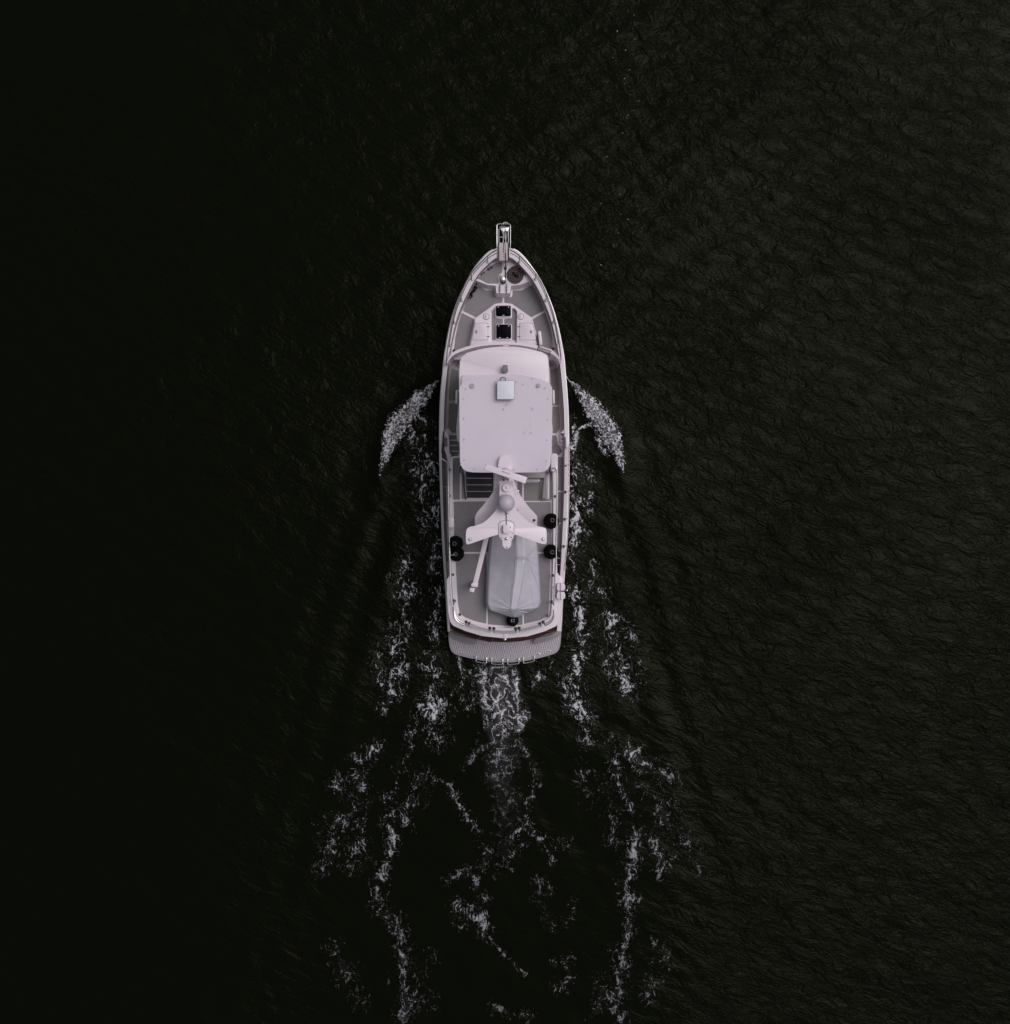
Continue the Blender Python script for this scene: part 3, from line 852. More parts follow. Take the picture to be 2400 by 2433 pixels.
# portuguese bridge (breast-high wall round the pilothouse front) with an open gate to starboard
def z7(u, v): return (1040 + u * 0.16789, 790 + v * 0.16789)
ZP = 3.18
pout = mp(z7, [(128, 425), (160, 345), (215, 282), (300, 238), (450, 192), (620, 160), (800, 142), (960, 136), (1130, 142), (1280, 160), (1422, 186)])
pin = mp(z7, [(140, 432), (178, 366), (240, 312), (330, 270), (470, 224), (620, 192), (800, 176), (960, 172), (1130, 178), (1280, 200), (1408, 228)])
pout2 = mp(z7, [(1618, 250), (1660, 280), (1705, 330), (1745, 410)])
pin2 = mp(z7, [(1600, 292), (1645, 322), (1690, 360), (1728, 420)])
for a_, b_ in ((pout, pin), (pout2, pin2)):
    a_, b_ = smooth_line(a_, 4), smooth_line(b_, 4)
    A = [W(p, ZP) for p in a_]; B = [W(p, ZP) for p in b_]
    n = len(A)
    lowA = [Vector((p.x, p.y, 2.0)) for p in A]
    lowB = [Vector((p.x * 0.995, p.y - 0.02, 1.9)) for p in B]
    v = lowA + A + B + lowB
    f = [(r_ * n + i, r_ * n + i + 1, (r_ + 1) * n + i + 1, (r_ + 1) * n + i) for r_ in range(3) for i in range(n - 1)]
    f += [(0, n, 2 * n, 3 * n), (n - 1, 4 * n - 1, 3 * n - 1, 2 * n - 1)]
    pb = link_mesh('portuguese_bridge', v, f, GEL, Y, True, R(40))
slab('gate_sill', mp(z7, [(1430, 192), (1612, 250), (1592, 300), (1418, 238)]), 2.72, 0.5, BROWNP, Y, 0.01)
slab('gate_rail', mp(z7, [(1440, 186), (1622, 244), (1614, 262), (1432, 204)]), 2.78, 0.16, GEL, Y, 0.01)
# gate leaf folded back against the locker
g0, g1 = za(1418, 1548), za(1452, 1728)
gate = slab('gate', round_poly(mp(za, [(1392, 1552), (1432, 1548), (1452, 1726), (1412, 1735)]), 1.5), 3.0, 0.5, GEL, Y, 0.01)
for vv_ in (1640, 1720):
    slab('hinge', mp(za, [(1376, vv_), (1394, vv_ - 2), (1394, vv_ + 8), (1376, vv_ + 10)]), 2.96, 0.05, DARKST, gate)
slab('name_plate', round_poly(mp(za, [(920, 1738), (1010, 1738), (998, 1752), (932, 1752)]), 1), 3.2, 0.05, GEL, pb, 0.01)
# passage behind the bridge and side decks
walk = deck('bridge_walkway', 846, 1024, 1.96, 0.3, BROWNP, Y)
for px in ([(245, 480), (330, 510), (315, 900), (208, 905), (205, 760), (222, 590)], [(205, 945), (315, 940), (320, 1330), (240, 1335), (198, 1260)], [(1645, 470), (1560, 500), (1580, 960), (1672, 965), (1668, 760), (1655, 580)], [(1585, 990), (1672, 990), (1688, 1260), (1640, 1340), (1580, 1330)], [(280, 440), (338, 395), (338, 475)], [(1550, 400), (1600, 440), (1556, 470)]):
    nonskid(mp(zb, px), 1.96, walk, SIDED, r=2)
# port side steps from the walkway down to the side deck
for k in range(4):
    v0 = 1362 + k * 73
    z_ = 1.96 - 0.008 * (k + 1)
    stp = slab('deck_step', mp(zb, [(205, v0), (345, v0), (345, v0 + 73), (205, v0 + 73)]), z_, 0.4, SIDED, Y)
    slab('nosing', mp(zb, [(205, v0 - 7), (345, v0 - 7), (345, v0 + 7), (205, v0 + 7)]), z_ + 0.05, 0.05, GEL, stp, 0.01)
slab('side_wing', round_poly(mp(zb, [(145, 1285), (205, 1375), (212, 1600), (235, 1625), (228, 1790), (205, 1800), (190, 1700), (150, 1560), (140, 1400)]), 2), 2.30, 0.6, GEL, Y, 0.02)
nonskid(mp(zb, [(148, 1400), (185, 1400), (188, 1525), (145, 1525)]), 2.30, Y, SIDED, r=1.5)
tube('gate_bar', [W(zb(136, 1312), 2.7), W(zb(125, 1450), 2.68), W(zb(112, 1590), 2.62)], 0.022, DARKST, Y)
# starboard boarding gate with lockers in the bulwark
slab('side_wing', round_poly(mp(zb, [(1745, 1285), (1700, 1335), (1760, 1350), (1772, 1560), (1795, 1560), (1795, 1290)]), 1.5), 2.42, 0.5, GEL, Y, 0.015)
for a_, b_ in ((1350, 1405), (1412, 1462)):
    bx_ = slab('boarding_locker', round_poly(mp(zb, [(1695, a_), (1752, a_), (1748, b_), (1690, b_)]), 1), 2.15, 0.5, GEL, Y, 0.02)
    slab('opening', mp(zb, [(1704, a_ + 4), (1748, a_ + 4), (1747, a_ + 14), (1704, a_ + 16)]), 2.155, 0.03, DARKST, bx_)
slab('boarding_step', smooth_line(mp(zb, [(1676, 1470), (1745, 1462), (1748, 1525), (1710, 1515), (1684, 1495)]), 4, True), 2.05, 0.5, GEL, Y, 0.03)
slab('boarding_door', round_poly(mp(zb, [(1764, 1382), (1786, 1385), (1790, 1528), (1766, 1532)]), 1.2), 2.72, 0.45, GEL, Y, 0.02)
# side deck panels aft, to port and starboard
for a_, b_ in ((120, 590), (602, 1058), (1072, 1590)):
    nonskid(mp(zc, [(106, a_), (172, a_), (196 if a_ > 1000 else 180, b_), (128 if a_ > 1000 else 114, b_)]), ZS, side_deck, SIDED, r=1)
for a_, b_ in ((200, 650), (668, 1078), (1095, 1440)):
    nonskid(mp(zc, [(1655, a_), (1728, a_), (1722, b_), (1648, b_)]), ZS, side_deck, DECK, r=1)
nonskid(mp(zb, [(1580, 1370), (1640, 1370), (1655, 1490), (1720, 1580), (1640, 1660), (1580, 1620)]), ZS, side_deck, SIDED, r=2)
stw = slab('side_stairwell', round_poly(mp(zc, [(1645, 1455), (1705, 1460), (1700, 1700), (1650, 1765)]), 1), ZS + 0.02, 0.05, TREAD, Y)
for vv_ in (1545, 1632):
    slab('nosing', mp(zc, [(1645, vv_), (1703, vv_), (1703, vv_ + 8), (1645, vv_ + 8)]), ZS + 0.09, 0.06, STEEL, stw)

# ------------------------------------------------------------------ superstructure
def wall_block(name, px, z1, z0, mat, taper=0.0):
    """walls under a roof outline; px measured at the roof height"""
    bm = bmesh.new()
    P = [W(p, z1) for p in px]
    add_prism(bm, P, z1 - z0)
    return link_bm(name, bm, mat, Y, True)
roof_px = smooth_line(mp(zb, [(345, 560), (352, 440), (372, 312), (560, 240), (760, 200), (960, 186), (1160, 198), (1340, 235), (1510, 292), (1535, 420), (1545, 560), (1548, 900), (1545, 1500), (960, 1500), (350, 1500), (344, 900)]), 5, True)
def shrink(px, k, c=(1198, 1000)):
    return [(c[0] + (p[0] - c[0]) * k, c[1] + (p[1] - c[1]) * k) for p in px]
ph = wall_block('pilothouse', shrink(roof_px, 0.955, (1199, 960)), 4.62, 1.9, GEL)
bm = bmesh.new()
add_prism(bm, [W(p, 4.5) for p in shrink(roof_px, 0.962, (1199, 960))], 0.75)
link_bm('window_band', bm, WINDOW, ph, True)
front_roof = slab('pilothouse_roof', roof_px, 4.85, 0.16, GEL, Y, 0.06, segs=3)
# side mirror boards / navigation light boxes at the pilothouse sides
for u0, u1, s_ in ((296, 322, -1), (1590, 1612, 1)):
    nb = slab('navigation_light_box', round_poly(mp(zb, [(u0, 768), (u1, 764), (u1 + 4 * s_, 945), (u0 + 4 * s_, 948)]), 1), 4.3, 0.12, GEL, Y, 0.01)
    for vv_ in (788, 838, 885):
        tube('bracket', [W(zb(u0 - 18 if s_ < 0 else u1 + 14, vv_), 4.2), W(zb(u0 + 12, vv_), 4.2)], 0.022, DARKST, nb, 6)
tube('whip_antenna', [W(zb(275, 1100), 3.6), W(zb(345, 1215), 4.6)], 0.012, STEEL, Y, 6)
tube('whip_antenna', [W(zb(265, 1468), 3.6), W(zb(350, 1545), 4.4)], 0.012, STEEL, Y, 6)
tube('whip_antenna', [W(zb(1680, 1448), 3.4), W(zb(1575, 1535), 4.4)], 0.010, STEEL, Y, 6)
# hardtop over the flybridge
ZH = 6.05
top_px = mp(zb, [(346, 800), (344, 760), (360, 715), (400, 668), (470, 630), (600, 592), (780, 562), (960, 553), (1140, 562), (1320, 592), (1450, 632), (1530, 668), (1572, 715), (1583, 765), (1584, 820), (1580, 1100), (1572, 1400), (1562, 1690), (1555, 1760), (1530, 1815), (1480, 1850), (1400, 1862), (960, 1866), (520, 1862), (440, 1845), (385, 1805), (360, 1755), (355, 1690), (350, 1400), (346, 1100)])
hardtop = slab('hardtop', smooth_line(top_px, 3, True), lambda p: ZH + 0.05 - 0.00002 * (p[0] - 1200) ** 2 * 0.2, 0.11, TOP, Y, 0.035, segs=3)
for u, v_ in ((828, 656), (1098, 656), (428, 752), (1486, 740), (398, 882), (1525, 885), (404, 1148), (1520, 1160), (407, 1422), (1513, 1436), (410, 1697), (1507, 1710), (541, 1820), (1378, 1822), (1072, 1830), (934, 1020), (1190, 688), (1215, 1338), (1300, 1338), (1312, 615)):
    lathe('screw', W(zb(u, v_), ZH + 0.045), [(0.016, 0), (0.016, 0.012), (0.0, 0.016)], GREYD, hardtop, 8)
for u, v_, r_ in ((515, 712, 0.085), (1396, 708, 0.07)):
    bl = lathe('blanking_cap', W(zb(u, v_), ZH + 0.03), [(r_, 0), (r_, 0.018), (r_ * 0.8, 0.024), (r_ * 0.78, 0.014), (0.0, 0.014)], BROWNP, hardtop, 18)
# posts under the hardtop and flybridge coaming
for p in ((1115, 920), (1290, 920), (1112, 1095), (1292, 1095)):
    tube('hardtop_post', [W(p, 4.4).xy.to_3d() + Vector((0, 0, 4.4)), W(p, 4.4).xy.to_3d() + Vector((0, 0, 6.0))], 0.035, STEEL, hardtop)
fly = slab('flybridge_coaming', round_poly(mp(zb, [(375, 560), (1520, 560), (1530, 1550), (1500, 1620), (400, 1620), (372, 1550)]), 8), 4.95, 0.75, GEL, Y, 0.03)
# searchlight on the pilothouse roof
c = W(zb(957, 505), 4.86)
sl = lathe('searchlight', c, [(0.10, 0), (0.10, 0.03), (0.055, 0.05), (0.055, 0.12), (0.0, 0.12)], GREYD, Y, 18)
slab('lamp_head', round_poly(mp(zb, [(922, 432), (992, 432), (988, 470), (996, 500), (985, 525), (955, 536), (928, 525), (918, 500), (926, 470)]), 2), 5.12, 0.17, GREYD, sl, 0.04, segs=3)
slab('lens_rim', mp(zb, [(928, 428), (988, 428), (988, 436), (928, 436)]), 5.10, 0.14, STEEL, sl)
# flat square satellite antenna on the hardtop
pa = slab('flat_antenna', round_poly(mp(zb, [(846, 640), (1078, 640), (1078, 894), (846, 894)]), 2), ZH + 0.24, 0.05, GREYD, Y, 0.004)
slab('panel', round_poly(mp(zb, [(850, 646), (1074, 643), (1074, 888), (850, 888)]), 1.5), ZH + 0.252, 0.02, PANEL, pa, 0.006)
lathe('mount', W(zb(962, 770), ZH), [(0.20, 0.03), (0.16, 0.06), (0.10, 0.08), (0.10, 0.20)], GREYP, pa)
lp = smooth_line([tuple(W(zb(*p), ZH + 0.12)) for p in ((892, 645), (892, 615), (912, 599), (940, 599), (960, 615), (962, 645))], 5)
tube('cable', lp, 0.012, INK, pa, 6)
# scuffs and bird marks stuck on the hardtop
for (u, v_, a_, l_, w_) in ((972, 962, 35, 48, 8), (1325, 1010, -40, 60, 10)):
    pts = []
    for k in range(14):
        t_ = 2 * math.pi * k / 14
        x_, y_ = l_ / 2 * math.cos(t_), w_ / 2 * math.sin(t_) * random.uniform(.6, 1.2)
        ca, sa = math.cos(R(-a_)), math.sin(R(-a_))
        pts.append(zb(u + x_ * ca - y_ * sa, v_ + x_ * sa + y_ * ca))
    slab('scuff_mark', pts, ZH + 0.053, 0.004, GREYP if u < 1000 else TOP, hardtop)

# ------------------------------------------------------------------ boat deck
ZD = 3.70
bd_px = mp(zb, [(340, 1640), (235, 1655)]) + mp(zc, [(222, 330), (216, 900), (218, 1250), (222, 1500)]) + mp(zd, [(222, 480), (216, 545), (178, 600), (180, 800), (196, 1020), (222, 1160), (260, 1212), (420, 1283), (650, 1352), (950, 1384), (1250, 1357), (1480, 1290), (1630, 1222), (1672, 1170), (1692, 1080), (1712, 880), (1722, 570), (1650, 530)]) + mp(zc, [(1640, 1500), (1640, 900), (1655, 330)]) + mp(zb, [(1655, 1640), (1560, 1625)])
boat_deck = slab('boat_deck', round_poly(bd_px, 2.5, 4), ZD, 0.14, GEL, Y, 0.03)
saloon = wall_block('saloon', mp(zc, [(330, 150), (1560, 150), (1560, 1330), (330, 1330)]), 3.555, 1.4, GEL)
for x0, x1 in ((326, 334), (1556, 1564)):
    for v0, v1 in ((230, 560), (610, 940), (990, 1270)):
        slab('window', mp(zc, [(x0, v0), (x1, v0), (x1, v1), (x0, v1)]), 3.25, 0.62, WINDOW, saloon, 0.0)
slab('cockpit_deck', mp(zd, [(225, 1000), (1690, 1000), (1690, 1235), (1500, 1310), (1250, 1375), (950, 1402), (650, 1378), (420, 1318), (225, 1235)]), ZS - 0.02, 0.12, DECK, Y)
for p in ((262, 1120), (1640, 1120)):
    w_ = W(zd(*p), ZD)
    tube('deck_post', [Vector((w_.x, w_.y, ZS - 0.03)), Vector((w_.x, w_.y, ZD - 0.12))], 0.05, GEL, Y, 10)
slab('cockpit_bulkhead', mp(zc, [(340, 1322), (1550, 1322), (1550, 1334), (340, 1334)]), 3.3, 1.4, WINDOW, saloon)
def bpanel(f_, pts, mat=DECK, r=2.0):
    return nonskid(mp(f_, pts), ZD, boat_deck, mat, r)
bpanel(zc, [(270, 796), (690, 790), (712, 812), (712, 930), (1195, 930), (1195, 800), (1560, 800), (1572, 1466), (278, 1466)])
bpanel(zc, [(1206, 540), (1404, 540), (1410, 786), (1206, 786)], TREAD and SIDED)
bpanel(zc, [(1120, 530), (1182, 530), (1182, 786), (1120, 640)], SIDED)
bpanel(zc, [(258, 212), (350, 212), (352, 768), (262, 768)])
bpanel(zc, [(375, 430), (420, 430), (422, 755), (375, 755)])
bpanel(zc, [(1545, 380), (1572, 380), (1575, 762), (1545, 762)])
bpanel(zd, [(294, 256), (704, 256), (704, 1188), (560, 1156), (420, 1102), (350, 1050), (325, 900), (302, 500)])
bpanel(zd, [(724, 256), (1186, 256), (1186, 1200), (950, 1216), (724, 1196)])
bpanel(zd, [(1208, 256), (1556, 256), (1552, 600), (1532, 1050), (1500, 1102), (1400, 1146), (1208, 1190)])
# raised coaming round the boat deck edge
co = mp(zc, [(240, 260), (236, 600), (238, 1000), (244, 1300)]) + mp(zd, [(248, 300), (262, 600), (282, 900), (300, 1070), (350, 1140), (480, 1196), (700, 1246), (950, 1264), (1200, 1246), (1410, 1196), (1530, 1140), (1582, 1070), (1596, 900), (1606, 600), (1612, 300)]) + mp(zc, [(1614, 1300), (1614, 1000), (1612, 600), (1604, 380)])
co = smooth_line(co, 4)
A, B = [], []
for i, p in enumerate(co):
    d = np.array(co[min(i + 1, len(co) - 1)]) - np.array(co[max(i - 1, 0)])
    d = d / np.linalg.norm(d)
    nn = np.array((d[1], -d[0])) * 3.2
    A.append(W(tuple(np.array(p) + nn), ZD + 0.13)); B.append(W(tuple(np.array(p) - nn), ZD + 0.13))
ribbon('deck_coaming', A, B, GEL, boat_deck, True, 0.14)
# scuppers at the after corners
for p in ((350, 1067), (1512, 1080)):
    sc_ = lathe('deck_drain', W(zd(*p), ZD), [(0.05, 0), (0.05, 0.012), (0.03, 0.012), (0.03, 0.004), (0, 0.004)], DARKST, boat_deck, 14)
# aft stair well up to the flybridge (four dark treads with bright nosings)
stair = slab('flybridge_stair', mp(zc, [(440, 300), (800, 300), (800, 745), (450, 745)]), ZD + 0.006, 0.01, TREAD, Y)
for k in range(4):
    v0 = 745 - (k + 1) * 88
    z_ = ZD + 0.16 * (k + 1) - 0.1
    tr = slab('tread', mp(zc, [(446, v0 + 4), (782, v0 + 4), (782, v0 + 86), (450, v0 + 86)]), z_, 0.05, TREAD, stair)
    if k < 3:
        slab('nosing', mp(zc, [(444, v0 - 16), (778, v0 - 16), (778, v0 + 6), (444, v0 + 6)]), z_ + 0.1, 0.04, GEL, stair, 0.008)
for k in range(12):
    slab('slat', mp(zc, [(446 + k * 28, 320), (468 + k * 28, 320), (468 + k * 28, 470), (446 + k * 28, 470)]), ZD + 0.66, 0.03, TREAD, stair)
for u0, u1 in ((424, 440), (792, 806)):
    slab('stringer', mp(zc, [(u0, 400), (u1, 400), (u1 + 6, 756), (u0 + 12, 756)]), ZD + 0.12, 0.12, GREYP, stair, 0.01)
tube('handrail', smooth_line([tuple(W(zc(*p), z_)) for p, z_ in (((360, 340), 5.1), ((392, 380), 5.1), ((402, 520), 4.9), ((425, 745), 4.6), ((432, 750), 3.75))], 4), 0.022, DARKST, stair)
tube('handrail', [W(zc(805, 400), 5.0), W(zc(800, 560), 4.7), W(zc(795, 680), 4.4), W(zc(795, 690), 3.75)], 0.02, STEEL, stair)
# hardtop brackets at the after corners
for u, s_ in ((350, -1), (1545, 1)):
    br = tube('hardtop_bracket', [W(zc(u + (10 if s_ < 0 else 5), 330), 5.6), W(zc(u + (0 if s_ < 0 else 15), 390), 4.5), W(zc(u + 35 * -s_, 415), 4.3)], 0.03, DARKST, Y)
    tube('stay', [W(zc(u + 20 * -s_, 350), 5.5), W(zc(u + 22 * -s_, 440), 4.2)], 0.016, CHROME, br, 6)
# flybridge after locker and starboard coamings
slab('after_locker', round_poly(mp(zc, [(1060, 380), (1490, 380), (1478, 478), (1075, 478)]), 2), 4.55, 0.8, LOCKG, Y, 0.02)
slab('locker_step', mp(zc, [(1090, 492), (1420, 492), (1420, 528), (1090, 528)]), ZD + 0.10, 0.1, GEL, boat_deck, 0.01)
slab('wing_panel', round_poly(mp(zc, [(1482, 395), (1530, 395), (1522, 752), (1448, 752)]), 1), ZD + 0.22, 0.22, LOCKG, Y, 0.02)
slab('bulkhead_edge', mp(zc, [(1412, 500), (1440, 490), (1436, 760), (1560, 762), (1560, 780), (1426, 790), (1412, 770)]), ZD + 0.05, 0.05, GREYP, boat_deck, 0.01)
slab('side_locker', round_poly(mp(zb, [(1568, 1612), (1640, 1612), (1658, 1640), (1648, 1720), (1640, 1850), (1570, 1850)]), 3), 4.4, 0.8, GEL, Y, 0.05, segs=3)
fan = lathe('deck_light', W(zc(1140, 652), ZD + 0.0), [(0.075, 0), (0.075, 0.25), (0.06, 0.27), (0.03, 0.25), (0, 0.25)], STEEL, Y, 14)
# small box on the port coaming
pb_ = slab('coaming_box', round_poly(mp(zc, [(206, 1006), (270, 1004), (274, 1138), (212, 1140)]), 1.5), 4.35, 0.3, GEL, Y, 0.02)
tube('knob', [W(zc(268, 1010), 4.2), W(zc(284, 1008), 4.2)], 0.02, INK, pb_, 6)
tube('bracket', [W(zc(240, 1070), ZD + 0.1), W(zc(240, 1070), 4.1)], 0.02, STEEL, pb_)

# ------------------------------------------------------------------ transom, cap rail and swim platform
def band(name, up_, lo_, z, thick, mat, parent, n=6, bevel=0.0):
    a_, b_ = smooth_line(up_, n), smooth_line(lo_, n)
    return slab(name, a_ + b_[::-1], z, thick, mat, parent, bevel)
up_ = mp(zd, [(215, 1150), (230, 1185), (420, 1270), (650, 1338), (950, 1368), (1250, 1340), (1500, 1270), (1675, 1180), (1690, 1150)])
lo_ = mp(zd, [(228, 1230), (262, 1276), (420, 1334), (650, 1406), (950, 1430), (1250, 1403), (1500, 1332), (1645, 1268), (1676, 1230)])
ZK = 2.02
caprail = band('teak_cap_rail', up_, lo_, ZK, 0.07, TEAK, Y, 6, 0.015)
for u, v0, v1 in ((620, 1362, 1388), (790, 1386, 1412)):
    slab('scarf_joint', mp(zd, [(u - 2, v0), (u + 2, v0), (u + 2, v1), (u - 2, v1)]), ZK + 0.003, 0.004, GREYP, caprail)
tl = [W(p, ZK) for p in smooth_line(mp(zd, [(205, 1200), (250, 1285), (420, 1345), (650, 1412), (950, 1436), (1250, 1409), (1500, 1332), (1655, 1272), (1694, 1200)]), 6)]
transom = ribbon('transom', [p - Vector((0, 0, 0.02)) for p in tl], [Vector((p.x, p.y - 0.0, 0.25)) for p in tl], GEL, Y)
st_ = slab('stern_light_arm', mp(zd, [(928, 1320), (982, 1320), (978, 1386), (934, 1386)]), ZD + 0.03, 0.05, GEL, boat_deck, 0.01)
lathe('stern_light', W(zd(952, 1392), 3.45), [(0.03, 0), (0.055, 0.05), (0.05, 0.12), (0.0, 0.15)], CHROME, Y, 12)
ZW = 0.42
plat_px = mp(zd, [(192, 1180), (205, 1420), (226, 1520), (262, 1575), (330, 1608), (560, 1662), (760, 1695), (950, 1704), (1140, 1694), (1350, 1660), (1580, 1598), (1650, 1560), (1682, 1500), (1697, 1400), (1706, 1180)])
platform = slab('swim_platform', smooth_line(plat_px, 5), ZW, 0.16, PLATF, Y, 0.04, segs=3)
# raised wavy non-slip ribs of the platform
bm = bmesh.new()
def plat_v(u):     # after edge of the ribbed area
    return float(np.interp(u, (215, 240, 300, 560, 760, 950, 1140, 1350, 1580, 1640, 1685), (1380, 1500, 1555, 1625, 1655, 1665, 1655, 1622, 1560, 1520, 1380)))
def plat_v0(u):
    return float(np.interp(u, (200, 420, 650, 950, 1250, 1500, 1700), (1250, 1300, 1350, 1380, 1350, 1300, 1250)))
u = 222
i = 0
while u < 1682:
    va, vb = plat_v0(u), plat_v(u) + 8
    n = max(3, int((vb - va) / 9))
    pts = []
    for k in range(n + 1):
        vv_ = va + (vb - va) * k / n
        ph_ = vv_ / 118.0 * 2 * math.pi
        uu = u + (6.2 if i % 2 else -6.2) * math.sin(ph_)
        pts.append(W(zd(uu, vv_), ZW + 0.004))
    add_tube(bm, pts, 0.0095, 5)
    u += 15.6
    i += 1
rb_ = link_bm('platform_ribs', bm, RIBM, platform, True)
rb_['kind'] = 'stuff'
for px in ([(206, 1290), (330, 1342), (450, 1372), (556, 1398), (566, 1438), (540, 1466), (450, 1456), (330, 1412), (244, 1372), (212, 1335)], [(1690, 1272), (1560, 1338), (1440, 1368), (1348, 1392), (1332, 1430), (1352, 1456), (1440, 1440), (1560, 1402), (1660, 1362), (1692, 1330)]):
    pd = slab('transom_pod', smooth_line(mp(zd, px), 4, True), ZW + 0.26, 0.28, GREYP, Y, 0.03, segs=3)
for a_, b_ in ((566, 708), (774, 924), (986, 1138), (1196, 1342)):
    va, vb = plat_v(a_) + 4, plat_v(b_) + 4
    pr = tube('platform_staple', smooth_line([tuple(W(zd(*p), z_)) for p, z_ in (((a_, va - 8), ZW + 0.02), ((a_, va - 6), ZW + 0.10), ((a_ + 2, va + 48), ZW + 0.10), ((a_ + 8, va + 62), ZW + 0.10), (((a_ + b_) / 2, (va + vb) / 2 + 66), ZW + 0.10), ((b_ - 8, vb + 60), ZW + 0.10), ((b_ - 2, vb + 46), ZW + 0.10), ((b_, vb - 6), ZW + 0.10), ((b_, vb - 8), ZW + 0.02))], 4), 0.02, CHROME, Y)
    for q in (a_, b_):
        lathe('flange', W(zd(q, plat_v(q) - 2), ZW), [(0.045, 0.0), (0.045, 0.012), (0, 0.014)], STEEL, pr, 12)
for p in ((1405, 1594), (1545, 1556)):
    rg = lathe('platform_socket', W(zd(*p), ZW), [(0.05, 0), (0.05, 0.016), (0.03, 0.018), (0.03, 0.006), (0, 0.006)], CHROME, Y, 16)
    lathe('hole', W(zd(*p), ZW + 0.008), [(0.03, 0), (0.0, 0.003)], INK, rg, 12)
sc2 = slab('shower_tap', mp(zd, [(712, 1418), (770, 1424), (770, 1436), (712, 1430)]), 1.2, 0.04, INK, Y)

# ------------------------------------------------------------------ bow pulpit, rails
ZU = 3.28
pul = slab('bow_pulpit', mp(za, [(872, 372), (996, 372), (1000, 610), (866, 610)]), ZU, 0.09, WOODL, Y, 0.008)
for u in (866, 1000):
    slab('pulpit_cheek', mp(za, [(u - 8, 372 + (0 if u < 900 else 0)), (u + 8, 372), (u + 8, 612), (u - 8, 612)]), ZU + 0.02, 0.14, DARKST, pul)
slab('slot', mp(za, [(926, 374), (936, 374), (936, 500), (926, 500)]), ZU + 0.003, 0.005, INK, pul)
slab('chain_channel', mp(za, [(952, 374), (970, 374), (970, 506), (952, 506)]), ZU + 0.003, 0.005, GREYP, pul)
for j in range(4):
    for u in (884, 932):
        lathe('bolt', W(za(u, 506 + j * 28), ZU), [(0.012, 0), (0.012, 0.006), (0, 0.009)], INK, pul, 8)
for u in (872, 930, 998):
    tube('roller_arm', [W(za(u, 380), ZU - 0.05), W(za(u + (0 if u != 930 else 2), 190), ZU - 0.05)], 0.017, STEEL, pul, 6)
tube('cross_bar', [W(za(862, 302), ZU - 0.03), W(za(930, 298), ZU - 0.03)], 0.016, STEEL, pul, 6)
lathe('roller', W(za(962, 235), ZU - 0.08), [(0.05, 0), (0.03, 0.04), (0.05, 0.08), (0, 0.08)], INK, pul, 12)
slab('roller_bracket', mp(za, [(868, 170), (1010, 170), (1000, 195), (968, 245), (940, 245), (908, 200)]), ZU - 0.02, 0.05, STEEL, pul, 0.01)
ZR = 3.98
tube('pulpit_rail', smooth_line([tuple(W(za(*p), z_)) for p, z_ in (((848, 455), 3.3), ((846, 432), ZR - .05), ((845, 380), ZR), ((845, 170), ZR), ((848, 140), ZR), ((868, 124), ZR), ((932, 122), ZR), ((1000, 122), ZR), ((1020, 138), ZR), ((1024, 170), ZR), ((1024, 380), ZR), ((1024, 432), ZR - .05), ((1022, 455), 3.3))], 5), 0.018, CHROME, Y)
# port and starboard bow rails: top rail, mid rail, stanchions
for s_, base, tops, lead, tail in (
    (-1, [(722, 632), (512, 862), (372, 1146), (276, 1440), (222, 1746)], [(724, 548), (502, 786), (364, 1062), (262, 1372), (207, 1676)], [(858, 430), (842, 470)], [(182, 1840), (178, 1900)]),
    (1, [(1142, 632), (1356, 862), (1494, 1146), (1592, 1440), (1648, 1746)], [(1146, 548), (1364, 786), (1508, 1062), (1608, 1372), (1668, 1676)], [(1010, 428), (1024, 470)], [(1690, 1840), (1696, 1900)])):
    hgt = 0.72
    tp = [tuple(W(za(*p), zg(za(*p)[1]) + hgt)) for p in lead[1:] + tops + tail]
    rail = tube('bow_rail', smooth_line(tp, 6), 0.022, RAILD, Y)
    mid = [tuple(W(za(b_[0] * .45 + t_[0] * .55, b_[1] * .45 + t_[1] * .55), zg(za(*b_)[1]) + 0.40)) for b_, t_ in zip([(858 if s_ < 0 else 1020, 540)] + base, [(850 if s_ < 0 else 1024, 480)] + tops)]
    tube('mid_rail', smooth_line(mid, 6), 0.013, DARKST, rail, 6)
    for b_, t_ in zip(base, tops):
        zb_ = zg(za(*b_)[1])
        tube('stanchion', [W(za(*b_), zb_), W(za(*t_), zb_ + hgt)], 0.015, DARKST, rail, 6)
        lathe('foot', W(za(*b_), zb_ + 0.012), [(0.055, 0), (0.05, 0.012), (0.02, 0.03), (0, 0.03)], STEEL, rail, 12)
    tube('tail_post', [W(za(*tail[1]), zg(850) + hgt), W(zb(178 if s_ < 0 else 1696, 400), zg(861) + 0.02)], 0.018, DARKST, rail, 6)
